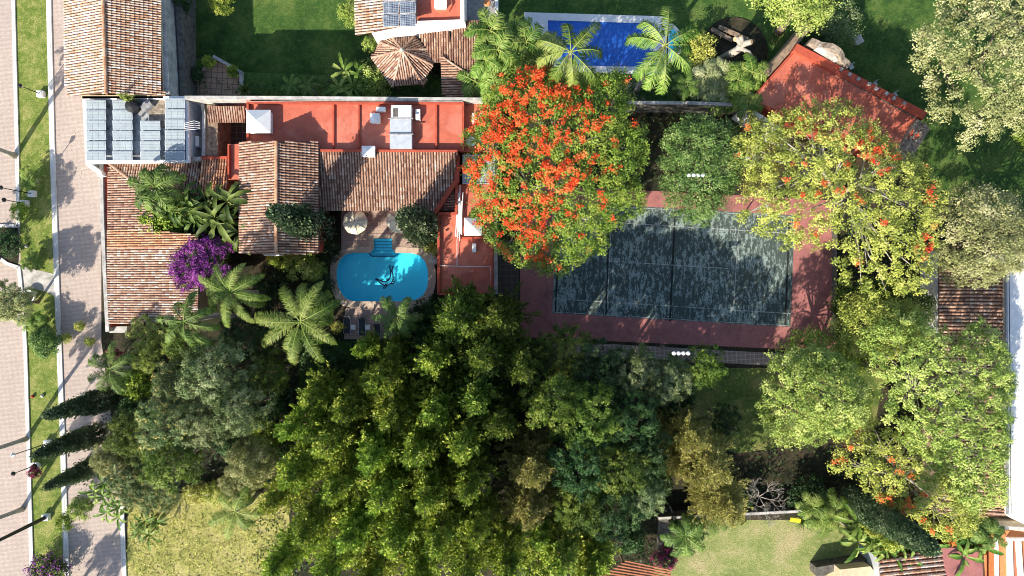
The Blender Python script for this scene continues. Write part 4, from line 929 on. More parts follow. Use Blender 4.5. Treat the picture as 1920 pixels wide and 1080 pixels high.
wall(rb, 'rubble_wall', [(1733,232),(1727,240),(1690,300)], 0, 4.6, 1.5, 'stone'); block(rb, 'red_niche', [(1712,242),(1727,249),(1716,264),(1703,257)], 4.55, 4.75, 'red_wall')
rr = random.Random(9); m = MB()
for k in range(70):
    t = rr.random(); p = W(1733-43*t+rr.uniform(-12, 12), 232+68*t+rr.uniform(-4, 4), 4.6); m.box(p, (rr.uniform(.15, .4), rr.uniform(.15, .4), rr.uniform(.1, .4)), rr.random()*3, rr.random())
m.build('loose_rubble', M['stone'], rb)
for k in range(8): t = .35+k*.07; p = W(1491+244*t+rr.uniform(-3, 3), 88+129*t-3, 4.5); m = MB(); m.box(p, (.3, .25, .2), rr.random()*3); m.build('coping_stone', M['cap'], rb)
wall(rb, 'white_gutter', [(1398,200),(1470,248)], 0, 3.9, .4, 'white')
# --- garden walls
for pth, z, w_, mt, lb in (([(1178,192),(1300,193),(1403,197)], 2.9, .38, 'cap', 'grey weathered garden wall below the covered pool'), ([(1526,36),(1488,82),(1437,137)], 3.4, .75, 'wood', 'wide weathered beam topped wall slanting down to the red building'),
                           ([(1757.5,470),(1757.5,628)], 2.6, .2, 'white', 'thin white wall left of the striped tile roof on the right'), ([(1235,972),(1560,956)], 1.6, .3, 'cap', 'low pale garden wall behind the bottom lawn'), ([(350,929),(480,926)], .6, .14, 'white', 'low white wall between the meadow and the dark garden')):
    t = empty('garden_wall', W(*pth[0]), lb, 'wall'); wall(t, 'masonry', pth, 0, z, w_, mt if mt != 'cap' else 'darkwall'); wall(t, 'wall_cap', pth, z+.003, z+.12, w_*.8, mt)
# --- right side houses
wt = empty('white_flat_house', W(1930, 720), 'house with a plain white flat roof on the right edge', 'house')
block(wt, 'walls', [(1886,478),(1912,474),(2300,474),(2300,1000),(1925,985),(1889,965)], 0, 5.0, 'white'); wall(wt, 'roof_edge', [(1887,480),(1888,700),(1890,965)], 5.0, 5.18, .18, 'grey')
wall(wt, 'roof_groove', [(1892,482),(1894,700),(1896,962)], 5.0, 5.03, .05, 'black')
tr = empty('tiled_house', W(1820, 740), 'striped clay tile roof running down beside the white flat house', 'house')
block(tr, 'walls', [(1765,510),(1880,510),(1880,965),(1765,965)], 0, 3.0, 'wood')
tiles(tr, [(1760,498,3.1),(1884,498,4.6),(1886,968,4.6),(1762,968,3.1)], (-1, 0, -.25), 'tile', pitch=.34, seed=50, bias=-.04)
ow = empty('orange_house', W(1890, 1040), 'house with orange walls, white beams and a beige terrace in the bottom right corner', 'house')
block(ow, 'beige_terrace', [(1815,974),(1925,980),(1990,1000),(1990,1006),(1820,984)], 0, 3.0, 'cream'); block(ow, 'orange_walls', [(1866,994),(1990,998),(1990,1200),(1866,1200)], 0, 2.8, 'orange_wall')
wall(ow, 'white_beam', [(1812,982),(1850,988),(1990,996)], 0, 3.3, .3, 'cap'); wall(ow, 'white_beam', [(1870,996),(1872,1100)], 2.8, 3.2, .16, 'white'); wall(ow, 'white_beam', [(1896,1010),(1898,1100)], 2.8, 3.3, .3, 'white'); wall(ow, 'white_beam', [(1912,1012),(1918,1100)], 2.8, 3.3, .28, 'white'); wall(ow, 'white_beam', [(1896,1012),(1925,1012)], 2.8, 3.28, .2, 'white')
block(ow, 'tiled_terrace', [(1900,1016),(1911,1016),(1915,1100),(1901,1100)], 2.8, 2.84, 'terracotta')
bl = empty('tiled_house', W(1720, 1070), 'small house with pale striped tile and dark red roofs on the bottom edge', 'house')
block(bl, 'walls', [(1655,1040),(1850,1040),(1850,1150),(1655,1150)], 0, 3.0, 'orange_wall')
tiles(bl, [(1648,1050,3.3),(1764,1028,3.3),(1778,1170,3.3+.9),(1655,1170,4.2)], (-1, -.12, -.15) if 0 else (-1, -.1, 0), 'tile_pale', pitch=.42, row=.5, seed=51, bias=-.1)
block(bl, 'red_flat_roof', [(1768,1026),(1840,1030),(1850,1170),(1780,1170)], 3.0, 3.6, 'court_red')
wall(bl, 'edge_trim', [(1647,1046),(1651,1110)], 0, 3.5, .12, 'metal')
bb = empty('beige_roof_shed', W(1600, 1065), 'low beige roofed shed with a shaded stone border at the bottom edge', 'shed')
block(bb, 'beige_roof', [(1575,1068),(1632,1062),(1650,1085),(1650,1160),(1575,1160)], 0, 2.6, 'cream'); block(bb, 'stone_border', [(1530,1064),(1625,1048),(1640,1055),(1575,1066),(1545,1080),(1530,1080)], 0, 1.4, 'darkwall')
pg = empty('slatted_pergola', W(1205, 1065), 'pinkish slatted pergola roof at the bottom edge beside the magenta bush', 'pergola')
for k in range(7):
    m = MB(); a = W(1172-k*7, 1052+k*4.6, 2.9); b = W(1258, 1070+k*4.6, 2.9); m.strip([a, b], .12, 2.75, 2.9); m.build('slat', M['terracotta'], pg)
for x, y in ((1170,1058),(1250,1074)): p = W(x, y, 2.7); m = MB(); m.box((p.x, p.y, 1.37), (.14, .14, 2.74)); m.build('post', M['wood'], pg)
pb = empty('patio_slab', W(1245, 985), 'dark brown paved slab with a pale edge beside the small bottom palms', 'paving')
block(pb, 'paving', [(1236,955),(1258,951),(1268,982),(1262,1050),(1232,1050)], 0, .35, 'red_wall' if 0 else 'darkwall'); wall(pb, 'pale_edge', [(1257,951),(1269,982)], 0, .6, .12, 'cap')
# ---------------------------------------------------------------- objects
def umbrella(px, py, label, rpx=24, rz=.2):
    z = 2.5; u = empty('parasol', (W(px, py, z).x, W(px, py, z).y, 0), label, 'parasol', 'cream parasols on the patio', rz); R_ = rpx/S*.96; m = LB(); k = 8; vs = [(0, 0, z+.25)]; fs = []
    for j in range(1, 4):
        for i in range(16):
            a = i*math.pi/8; q = R_*j/3*(1 if i % 2 == 0 else .955); vs.append((math.cos(a)*q, math.sin(a)*q, z+.25-.45*(j/3)**1.2-(.02*j if i % 2 else 0)))
    for i in range(16): fs.append((0, 1+i, 1+(i+1) % 16))
    for j in range(2):
        for i in range(16): fs.append((1+j*16+i, 17+j*16+i, 17+j*16+(i+1) % 16, 1+j*16+(i+1) % 16))
    m.add(vs, fs); cn = m.build('canopy', M['canvas'], u)
    for i in range(8): a = i*math.pi/4; m = LB(); m.tube([(0, 0, z+.27), (math.cos(a)*R_*.5, math.sin(a)*R_*.5, z+.1), (math.cos(a)*R_*.99, math.sin(a)*R_*.99, z-.19)], .018, 4); m.build('rib', M['cap'], cn)
    m = LB(); m.tube([(0, 0, 0), (0, 0, z+.35)], .03, 8); m.build('pole', M['wood'], u); m = LB(); m.lathe((0, 0, .03), [(.28, 0), (.28, .08), (.06, .12)], 14); m.build('base', M['grey'], u)
umbrella(665, 416, 'open cream parasol in full view between the tile roof and the pool'); umbrella(748, 412, 'open cream parasol half hidden behind the cypress by the pool', 26)
def lounger(px, py, label, rz):
    u = empty('sun_lounger', W(px, py), label, 'sun lounger', 'grey loungers below the pool', rz); m = LB(); m.box((0, -.25, .3), (.62, 1.3, .07)); m.build('seat', M['char'], u); m = LB(); m.box((0, .62, .42), (.62, .62, .06), 0, .5, (.5, 0)); m.build('backrest', M['char'], u)
    for x in (-.27, .27):
        for y in (-.8, .5): m = LB(); m.box((x, y, .13), (.05, .05, .26)); m.build('leg', M['black'], u)
    m = LB(); m.box((-.33, -.1, .28), (.04, 1.6, .05)); m.box((.33, -.1, .28), (.04, 1.6, .05)); m.build('side_rail', M['metal'], u)
lounger(652, 608, 'charcoal lounger at the left end of the brick strip below the pool', 0); lounger(680, 611, 'charcoal lounger between the two small tables below the pool', 0); lounger(708, 624, 'charcoal lounger partly under the dark palm below the pool', 0)
for px, lb in ((664, 'small square white table between the two left loungers'), (691, 'small square white table right of the middle lounger')):
    u = empty('side_table', W(px, 613), lb, 'side table', 'small tables by the loungers'); m = LB(); m.box((0, 0, .42), (.46, .5, .04)); m.build('table_top', M['white'], u)
    for x in (-.18, .18):
        for y in (-.2, .2): m = LB(); m.box((x, y, .2), (.04, .04, .4)); m.build('leg', M['white'], u)
def lamp(px, py, h, label, grp, tall=False, head='black', block_=True, rz=0):
    u = empty('street_lamp', W(px, py), label, 'street lamp', grp, rz)
    if block_: m = LB(); m.box((0, 0, .25), (.62, .62, .5)); m.box((0, 0, .51), (.46, .46, .06)); m.build('concrete_base', M['white'], u)
    r = .16 if tall else .045; m = LB(); m.tube([(0, 0, 0), (0, 0, h*.5), (0, 0, h)], [r*1.3, r, r*.85], 10); m.build('post', M['black'], u)
    if tall: m = LB(); m.tube([(0, 0, h), (.6, .2, h+.4), (1.6, .5, h+.4)], .05, 6); m.build('arm', M['black'], u); m = LB(); m.box((1.9, .6, h+.4), (.7, .25, .12), .3); m.build('lamp_head', M['metal'], u)
    else:
        m = LB(); m.lathe((0, 0, h-.1), [(.1, 0), (.2, .3), (.22, .34)], 6); m.build('lantern_glass', M['canvas' if head == 'black' else 'white'], u); m = LB(); m.lathe((0, 0, h+.24), [(.24, 0), (.22, .05), (.05, .2), (.02, .28)], 6 if head == 'black' else 4); m.build('lantern_cap', M[head], u)
lamp(80, 178, 2.9, 'black lantern post on a white block beside the top of the grass verge', 'lanterns along the grass verge'); lamp(64, 364, 4.2, 'taller black lantern post on a pale block, upper of the pair by the flower bed', 'lanterns along the grass verge'); lamp(50, 382, 2.8, 'short black lantern post directly under the taller one by the flower bed', 'lanterns along the grass verge')
lamp(93, 830, 4.8, 'tall lantern post with a white cap leaning over the brick road', 'lanterns along the grass verge', head='white'); lamp(68, 872, 2.9, 'short lantern post rising from the purple potted bougainvillea', 'lanterns along the grass verge')
lamp(90, 968, 11, 'thick dark street light pole on the verge near the bottom left corner', 'tall street light poles', True); lamp(104, 1160, 9, 'thick dark street light pole just below the frame whose shadow crosses the service road', 'tall street light poles', True)
def potted(px, py, kind, label, pot='white', rpx=14, h=1.7, pr=.34, grp=None):
    t = empty('plant_pot', W(px, py), label.replace('PLANT', 'pot holding'), 'plant pot', grp); m = LB(); m.lathe((0, 0, 0), [(pr*.7, 0), (pr, .5), (pr*1.1, .62), (pr*.9, .62), (pr*.85, .5)], 16); m.build('pot_body', M[pot], t); m = LB(); m.lathe((0, 0, .5), [(pr*.85, 0), (pr*.8, .04)], 12); m.build('soil_disc', M['soil'], t)
    return t
for px, py, lb in ((67,337,'round white pot'), (74,485,'round terracotta pot'), (72,612,'square edged pale pot')):
    pass
potted(67, 337, '', 'white bowl pot on the verge below the first lantern', 'white', pr=.42); potted(73, 487, '', 'terracotta pot on the verge beside the flower bed end', 'terracotta', pr=.42); potted(76, 613, '', 'small cream pot touching the round clipped hedge', 'canvas', pr=.36); potted(60, 556, '', 'large white bowl beside the concrete path and olive tree', 'white', pr=.62)
potted(366, 151, '', 'white pot at the left edge of the tiled terrace', 'white', pr=.3); potted(392, 121, '', 'dark pot at the top corner of the tiled terrace', 'terracotta', pr=.3); potted(437, 137, '', 'white pot on the right wall end of the tiled terrace', 'white', pr=.3); potted(110, 1058, '', 'square white pot at the right foot of the purple bush in the corner', 'white', pr=.32)
potted(72, 873, '', 'white square pot under the magenta bougainvillea on the verge', 'white', pr=.42)
wt_ = empty('terrace_wall', W(420, 122), 'low pale kerb wall edging the small tiled terrace', 'wall'); wall(wt_, 'kerb_stones', [(399,105),(424,119),(451,135),(452,160)], 0, .45, .3, 'cap')
m = MB(); p = W(1605, 78); t = empty('garden_table', p, 'small square grey table alone on the lawn beside the round dark shrub', 'table'); m = LB(); m.box((0, 0, .5), (.85, .85, .06), .5); m.build('table_top', M['cap'], t)
for a in range(4): m = LB(); m.box((math.cos(a*1.57+1.3)*.42, math.sin(a*1.57+1.3)*.42, .24), (.07, .07, .47)); m.build('leg', M['cap'], t)
m = MB()
for px, py, lb in ((1592,128,'pale blue chair upper left behind the red parapet'), (1636,160,'pale blue chair in the middle behind the red parapet'), (1673,180,'pale blue chair nearest the right end behind the red parapet')):
    t = empty('garden_chair', W(px, py), lb, 'chair', 'pale chairs behind the red parapet', .5); m = LB(); m.box((0, 0, .43), (.45, .45, .05)); m.build('seat', M['metal'], t); m = LB(); m.box((0, .22, .7), (.45, .05, .5)); m.build('backrest', M['metal'], t)
    for x in (-.18, .18):
        for y in (-.18, .18): m = LB(); m.box((x, y, .2), (.04, .04, .4)); m.build('leg', M['metal'], t)
# floodlights
for px, py, z, lb in ((1304,329,8,'four white floodlights in a row in front of the green tree above the court'), (1276,662,8,'four white floodlights in a row below the court over the dark trees'), (1400,298,7,'pale floodlight head half hidden by the yellow green tree'), (1437,386,6,'small white floodlight head among orange blossom right of the court top')):
    c = W(px, py, z); t = empty('floodlight_mast', (c.x, c.y, 0), lb, 'floodlight', 'court floodlight masts'); m = LB(); m.tube([(0, 0, 0), (0, 0, z)], [.08, .05], 8); m.build('mast', M['grey'], t); n_ = 4 if z == 8 else 1
    if n_ == 4: m = LB(); m.box((0, 0, z-.02), (1.7, .06, .06)); m.build('cross_bar', M['grey'], t)
    for k in range(n_): x = (k-1.5)*.42 if n_ == 4 else 0; m = LB(); m.lathe((x, 0, z+.02), [(.1, 0), (.17, .1), (.18, .2), (.08, .26)], 12); m.build('lamp_head', M['white'], t)
# pruned tree and logs
t = empty('pruned_tree', W(1352, 112), 'pruned pale tree with sawn orange limb ends on the dark soil ring', 'tree'); b0 = t.location
def rel(px, py, z): return W(px, py, z)-b0
m = LB(); m.tube([(0, 0, -.1), rel(1372,100,1.8), rel(1385,92,3.0), rel(1392,80,3.6)], [.42, .38, .36, .33], 12); m.build('trunk', M['palebark'], t, True)
for pts, r_ in (([(1390,84,3.5),(1384,74,3.9),(1378,73,4.1)], .26), ([(1390,84,3.4),(1402,80,3.9),(1409,78,4.2)], .28), ([(1388,90,3.2),(1404,98,3.4),(1412,112,3.2),(1414,118,3.1)], .2), ([(1391,84,3.4),(1390,73,4.0),(1389,68,4.2)], .22)):
    m = LB(); m.tube([rel(*p) for p in pts], [r_*1.15, r_, r_*.9, r_*.8][:len(pts)], 10); lm = m.build('limb', M['palebark'], t, True)
    e = rel(*pts[-1]); d = (rel(*pts[-1])-rel(*pts[-2])).normalized(); m = LB(); m.tube([e, e+d*.03], r_*.8, 10); m.build('sawn_end', M['cutwood'], lm)
m = MB(); m.lathe(W(1376, 95), [(3.4, 0), (3.3, .12), (3.1, .10), (.5, .14)], 28); tag(m.build('soil_mound', M['soil']), 'round bed of dark soil under the pruned tree', 'planting bed')
for a, b, lb in (((1332,56),(1372,78),'upper weathered plank lying above the pruned tree'), ((1346,52),(1400,76),'longer weathered plank lying above the pruned tree'),):
    m = MB(); m.strip([W(*a), W(*b)], .4, .16, .34); tag(m.build('plank', M['wood']), lb, 'plank', 'planks above the pruned tree')
for px, py, s_, lb in ((815,487,.5,'white boulder at the right edge of the pool coping'), (812,478,.35,'smaller white boulder above the other one by the pool')):
    m = LB(); rr = random.Random(px); vs = []
    for i in range(6):
        for j in range(10): a = j*.628; q = math.sin(math.pi*(i+.5)/6)*s_*rr.uniform(.8, 1.15); vs.append((math.cos(a)*q, math.sin(a)*q, s_*.6*(1-math.cos(math.pi*(i+.5)/6))*.8))
    m.add(vs, [(i*10+j, i*10+(j+1) % 10, (i+1)*10+(j+1) % 10, (i+1)*10+j) for i in range(5) for j in range(10)]+[tuple(range(50, 60)), tuple(range(9, -1, -1))]); o = m.build('boulder', M['cap'], None, True); o.location = W(px, py); tag(o, lb, 'boulder')
t = empty('garden_hose', W(1478, 964), 'bright yellow bench cloth on the garden wall above the bottom lawn', 'cloth'); t.name = 'yellow_cloth'; m = LB(); m.box((0, 0, 1.75), (1.0, .35, .06), -.15); m.box((0, -.2, 1.6), (1.0, .05, .3), -.15); m.build('cloth_fold', M['yellow'], t)
for px, py, c_, lb in ((63,743,'redpot','small red ball lying on the sunny verge'), (81,742,'cap','tiny pale stone on the verge near the red ball'), (51,462,'cap','small dark rimmed cap on the verge above the palm pot')):
    m = LB(); m.lathe((0, 0, 0), [(.08, 0), (.16, .08), (.17, .16), (.1, .28)], 10); o = m.build('garden_ball' if c_ == 'redpot' else 'stone', M[c_], None, True); o.location = W(px, py); tag(o, lb, 'ball' if c_ == 'redpot' else 'stone')
# ---------------------------------------------------------------- planting
FG = 'tall conifers of the lower grove'
FPOS = [ # px, py, r, h, kind, label
 (855,600,70,15,'dspire1','feathery dark conifer touching the foot of the right red wing'),
 (935,600,64,15,'dspire2','dark feathery conifer nearest the lower left corner of the tennis court'),
 (905,668,70,16,'dspire1','deep green conifer two crowns below the red wing'),
 (975,690,62,16,'dspire2','deep green conifer just left of the shaded court edge trees'),
 (815,680,62,15,'spire2','lone bright spire between the dark palm and deep green conifers'),
 (715,712,58,16,'spire1','narrow pale spire leaning towards the loungers below the pool'),
 (680,655,30,12,'spire3','small pale tipped conifer directly below the loungers'),
 (735,652,26,11,'spire2','tiny twin tipped conifer under the dark poolside palm'),
 (590,745,52,13,'spire2','short conifer just below the big feather palm'),
 (655,765,58,15,'spire3','conifer below the pale spire, on the grove left side'),
 (740,775,66,16,'spire1','bright conifer in the upper middle of the grove'),
 (815,765,62,16,'spire3','bright conifer right of the upper middle one'),
 (895,745,64,17,'dspire1','shaded conifer in the upper right part of the grove'),
 (555,800,52,14,'spire1','conifer at the upper left edge of the grove'),
 (625,830,66,16,'spire2','broad bright conifer on the left side of the grove'),
 (705,850,66,17,'spire3','broad bright conifer in the grove centre left'),
 (785,840,66,17,'spire1','broad bright conifer at the grove centre'),
 (865,830,68,17,'spire2','tall bright conifer with a steep sunny flank right of centre'),
 (935,790,58,17,'dspire2','dark conifer on the right shoulder of the grove'),
 (560,885,60,15,'spire3','conifer bordering the olive crowned tree on the grove left'),
 (640,905,66,16,'spire1','bright conifer in the middle left row above the meadow corner'),
 (725,925,66,17,'spire2','bright conifer low in the grove centre'),
 (805,920,66,17,'spire3','bright conifer low and right of the grove centre'),
 (880,905,58,17,'spire1','bright conifer left of the dead twigs'),
 (520,935,50,13,'spire2','conifer at the right end of the low white wall'),
 (585,985,60,15,'spire1','conifer right of the yellow meadow'),
 (665,990,62,16,'spire3','conifer near the bottom edge, third from the meadow'),
 (745,1005,64,16,'spire2','conifer near the bottom edge below the grove centre'),
 (825,1000,64,17,'spire1','conifer near the bottom edge with brown gaps beside it'),
 (895,985,54,16,'spire3','conifer near the bottom edge left of the bronze crown'),
 (530,1050,54,14,'spire3','conifer in the grove bottom left corner by the meadow'),
 (615,1065,60,15,'spire2','conifer cut by the bottom edge, left part'),
 (700,1070,60,15,'spire1','conifer cut by the bottom edge, middle left part'),
 (785,1075,60,15,'spire3','conifer cut by the bottom edge, middle part'),
 (870,1070,62,16,'spire2','conifer cut by the bottom edge, middle right part'),
 (950,1055,56,15,'spire1','conifer cut by the bottom edge below the bronze crown'),
 (1050,1040,66,13,'spire3','leafy bright conifer below the bronze crown towards the pergola'),
 (1125,1045,52,12,'spire2','leafy conifer next to the slatted pergola'),
]
for px, py, r, h, k, lb in FPOS: plant(k, px, py, r*1.05, h, lb, 'conifer', FG)
DG = 'shaded trees below the tennis court'
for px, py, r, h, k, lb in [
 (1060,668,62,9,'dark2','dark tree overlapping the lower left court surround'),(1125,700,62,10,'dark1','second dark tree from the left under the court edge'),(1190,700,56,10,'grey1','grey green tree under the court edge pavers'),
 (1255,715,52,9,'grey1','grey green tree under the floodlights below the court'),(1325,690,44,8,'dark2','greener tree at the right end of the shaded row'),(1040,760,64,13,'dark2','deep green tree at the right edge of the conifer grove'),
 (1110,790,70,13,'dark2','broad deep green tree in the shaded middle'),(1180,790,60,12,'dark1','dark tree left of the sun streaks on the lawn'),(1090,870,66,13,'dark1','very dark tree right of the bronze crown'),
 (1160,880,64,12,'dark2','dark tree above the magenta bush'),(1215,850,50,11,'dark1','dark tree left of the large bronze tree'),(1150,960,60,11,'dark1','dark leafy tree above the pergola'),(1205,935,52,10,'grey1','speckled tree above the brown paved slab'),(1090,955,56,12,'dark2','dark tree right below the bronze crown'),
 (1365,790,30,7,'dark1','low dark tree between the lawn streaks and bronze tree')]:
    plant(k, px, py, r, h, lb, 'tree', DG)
BG = 'bronze green trees'
for px, py, r, h, lb in [(1000,880,62,15,'bronze green tree left of the dark middle trees, upper crown'),(990,955,62,14,'bronze green tree crown just below its twin beside the grove'),(1300,820,50,12,'bronze tree crown at the top of the large bronze group'),(1335,875,66,14,'largest bronze tree crown in the lower middle'),(1362,950,60,13,'lowest bronze tree crown above the bottom lawn'),(1290,885,34,11,'small bronze crown on the left flank of the bronze group')]:
    plant('bronze1', px, py, r*1.25, h, lb, 'tree', BG)
LG = 'grey green trees at the lower left'
for px, py, r, h, k, lb in [(400,700,72,12,'grey1','largest grey green tree below the leaning palms'),(325,725,54,10,'grey2','grey green tree with yellow blossom beside the round yellow bush'),(450,770,56,12,'grey1','grey green tree meeting the conifer grove'),(375,790,60,11,'grey1','grey green tree above the dark gap with the white pipe'),
 (305,800,58,11,'grey2','grey green tree in the middle of the left group'),(240,820,52,10,'dark2','dark green tree behind the slanting cypresses'),(310,870,60,10,'dark2','dark green tree below the left group centre'),(245,900,50,8,'grey2','yellow speckled tree beside the lowest cypress'),(285,925,40,7,'grey2','pale blossom tree at the meadow corner'),
 (340,650,44,9,'dark2','dark tree under the leaning palm crowns'),(500,700,44,9,'dark2','dark tree left of the big feather palm foot'),(455,640,46,8,'dark1','dark tree under the pale palm trunks'),(470,870,48,10,'olive1','dusty olive tree right of the dark gap'),(440,905,34,7,'olive1','small dusty olive tree above the low white wall'),(200,860,36,7,'olive1','small dusty tree between the cypresses')]:
    plant(k, px, py, r, h, lb, 'tree', LG)
plant('lime1', 272, 628, 38, 5, 'round golden green bush tree against the end of the tiled wing', 'tree'); plant('lime1', 268, 668, 30, 5, 'smaller golden green bush tree below the round one', 'tree')
for px, py, r, h, k, lb in [(530,760,34,4,'b_dark','low dark shrub left of the conifer grove, upper one'),(545,845,30,4,'b_dark','low dark shrub left of the conifer grove, middle one'),(500,820,34,4,'b_green','green shrub between the grey green trees and the grove'),(480,790,36,3,'b_dark','dark shrub behind the lower leaning trees'),
 (430,830,32,3,'b_dark','dark shrub above the dark gap'),(1000,780,40,5,'b_dark','dark shrub at the right rim of the grove'),(960,850,40,5,'b_dark','dark shrub under the dead twigs'),(1060,1000,40,4,'b_dark','dark shrub left of the pergola trees'),(1010,1060,40,4,'b_green','green shrub at the bottom edge right of the grove'),(1180,1010,34,4,'b_dark','dark shrub above the slatted pergola'),
 (1260,760,40,4,'b_dark','dark shrub in the shade left of the sunlit lawn'),(1230,900,36,4,'b_dark','dark shrub left of the bronze flank'),(250,770,34,4,'b_dark','dark shrub behind the top cypress'),(250,720,30,4,'b_green','green shrub right of the dark ragged palm'),(1640,560,34,4,'b_dark','dark shrub in the gap right of the court rail')]:
    plant(k, px, py, r, h, lb, 'shrub', 'shrubs in the shade under the trees')
# cypresses
CG = 'slanting dark cypresses on the left'
def cyp(base, tip, rpx, label, k='cyp1', group=None):
    b = W(*base); r1 = math.hypot(base[0]-960, 540-base[1]); r2 = math.hypot(tip[0]-960, 540-tip[1]); h = max(3.5, HC*(1-r1/r2))
    o = plant(k, base[0], base[1], rpx, h, label, 'cypress', group, base=base); s = rpx/S*.93/(1.0 if k == 'cyp1' else 1.3); o.scale = (s, s, h/H0[k])
cyp((222,742), (103,812), 23, 'top one of the three cypresses reaching over the service road', group=CG); cyp((196,808), (80,875), 22, 'middle one of the three cypresses reaching over the service road', group=CG); cyp((192,868), (92,917), 19, 'lowest and thinnest of the three cypresses reaching over the service road', group=CG)
cyp((604,428), (516,399), 33, 'thick cypress lying across the gabled tile roof beside the parasol'); cyp((800,432), (758,407), 33, 'stout cypress covering the second parasol by the pool')
cyp((1585,928), (1745,1035), 26, 'long blue green cypress slanting over the bottom right palms', 'cyp2')
# flowering trees
def near(cx, cy, r, z=9):
    p = W(cx, cy, z); q = r/S*(HC-z)/HC
    return lambda x, y: max(0, 1-math.hypot(x-p.x, y-p.y)/q)
f1, f2, f3, f4 = near(985, 270, 175), near(960, 400, 130), near(1080, 350, 70), near(1010, 190, 130)
big_tree('poinciana_tree', 'huge flat crowned tree covered in scarlet blossom beside the tennis court', [(905,175),(945,135),(990,120),(1040,130),(1085,150),(1130,130),(1165,130),(1185,170),(1180,215),(1215,240),(1212,290),(1200,340),(1210,380),(1175,425),(1140,440),(1130,475),(1080,500),(1060,520),(1035,512),(990,505),(940,482),(900,420),(885,370),(872,310),(870,255),(895,215)],
         10.5, 6.5, 'L_red', 71, br=.66, gap=1.2, leaf=.17, nlf=24, percl=13, cr=.2, flat=.55, bark='palebark', r0=.4, thin=.6, flower='flower',
         ffun=lambda x, y: (.5+.5*math.sin(x*1.9+2*math.sin(y*1.3))*math.sin(y*1.7+x))*min(.9, .03+.92*max(f1(x, y), f2(x, y)*.9, f3(x, y)*.55, f4(x, y))), base=(1060,350))
fo = [near(1620,300,80), near(1490,340,60), near(1740,350,40), near(1740,470,50), near(1540,365,50)]
big_tree('poinciana_tree', 'wide yellow green tree dotted with orange blossom over the right end of the court', [(1385,260),(1430,215),(1480,200),(1540,185),(1590,190),(1640,225),(1680,270),(1720,300),(1760,330),(1785,370),(1780,430),(1760,480),(1750,540),(1700,560),(1640,550),(1590,530),(1560,480),(1500,470),(1450,455),(1400,430),(1375,400),(1400,340),(1365,300)],
         10.5, 6.5, 'L_yel', 72, br=.66, gap=1.38, leaf=.17, nlf=26, percl=10, cr=.17, flat=.5, bark='palebark', r0=.38, flower='flower_o', ffun=lambda x, y: .015+.16*max(f(x, y) for f in fo), base=(1570,380))
fp = [near(1720,980,80), near(1640,960,60), near(1600,830,50)]
big_tree('poinciana_tree', 'yellow green tree with orange blossom and bare twigs above the long cypress', [(1550,850),(1580,810),(1640,790),(1700,800),(1760,840),(1800,900),(1850,960),(1820,1000),(1765,1012),(1700,968),(1640,925),(1580,890)],
         9, 6, 'L_yel', 73, br=.66, gap=1.3, leaf=.17, nlf=26, percl=10, cr=.17, flat=.55, bark='palebark', r0=.3, flower='flower_o', ffun=lambda x, y: .02+.2*max(f(x, y) for f in fp), base=(1680,880))
big_tree('lime_green_tree', 'spreading light green tree over the lower tile roof and white house edge', [(1620,640),(1650,600),(1700,590),(1760,600),(1790,640),(1850,600),(1885,640),(1905,720),(1890,800),(1885,880),(1880,945),(1830,960),(1780,930),(1740,880),(1700,830),(1660,780),(1650,730),(1630,690)],
         11, 7, 'L_lime', 74, br=.7, gap=1.08, leaf=.17, nlf=28, percl=11, cr=.16, flat=.8, bark='palebark', r0=.22, base=(1760,760))
big_tree('broadleaf_tree', 'huge dusty green tree filling the top right corner', [(1712,100),(1730,50),(1760,20),(1790,-20),(1830,-70),(1930,-90),(2040,-40),(2050,120),(2000,230),(1930,262),(1880,250),(1830,268),(1780,245),(1745,205),(1735,160)],
         12, 6, 'L_olive', 75, br=.85, gap=1.1, leaf=.18, nlf=30, percl=14, cr=.2, flat=.8, base=(1810,130))
big_tree('broadleaf_tree', 'round bronze olive tree between the orange blossom tree and the white house', [(1765,400),(1790,360),(1830,345),(1880,365),(1915,400),(1925,450),(1915,500),(1880,520),(1830,530),(1790,525),(1765,480)],
         9, 5, 'L_olive', 76, br=.7, gap=.95, leaf=.16, nlf=26, percl=13, cr=.2, flat=.9, base=(1830,445))
big_tree('broadleaf_tree', 'dark lower tree beside the stump of light on the upper right lawn', [(1905,235),(1980,230),(2000,300),(1930,290)], 5, 3, 'L_forest_dark', 77, br=.6, base=(1930,265), r0=.2)
big_tree('broadleaf_tree', 'rounded bright tree on the lawn below the right end of the court', [(1425,720),(1450,670),(1500,650),(1560,655),(1600,690),(1632,740),(1620,790),(1580,815),(1530,825),(1480,830),(1440,800)],
         10, 5.5, 'L_lime', 78, br=.7, gap=1.08, leaf=.17, nlf=28, percl=13, cr=.17, flat=.85, base=(1500,710))
big_tree('broadleaf_tree', 'dense mid green tree covering the top of the court behind four floodlights', [(1245,290),(1260,240),(1300,218),(1345,222),(1380,250),(1395,300),(1375,340),(1360,380),(1340,410),(1300,412),(1265,390),(1250,350)],
         8, 5, 'L_mid', 79, br=.7, gap=.95, leaf=.17, nlf=26, percl=13, cr=.2, flat=.9, base=(1310,330))
big_tree('broadleaf_tree', 'sparse pale tree between the dense green tree and the orange blossom tree', [(1380,235),(1410,215),(1450,225),(1470,260),(1460,320),(1420,370),(1385,360),(1370,300)],
         7, 4.5, 'L_yel', 80, br=.6, gap=1.4, leaf=.15, nlf=20, percl=11, cr=.2, flat=.6, bark='palebark', r0=.16, base=(1410,310))
big_tree('broadleaf_tree', 'bright yellow green tree cut by the top edge above the slanting wall', [(1408,-40),(1560,-40),(1555,20),(1540,38),(1500,52),(1465,35),(1425,15)], 9, 6, 'L_lime', 81, br=.6, gap=.95, leaf=.2, nlf=22, percl=13, base=(1460,60), leafup=.8)
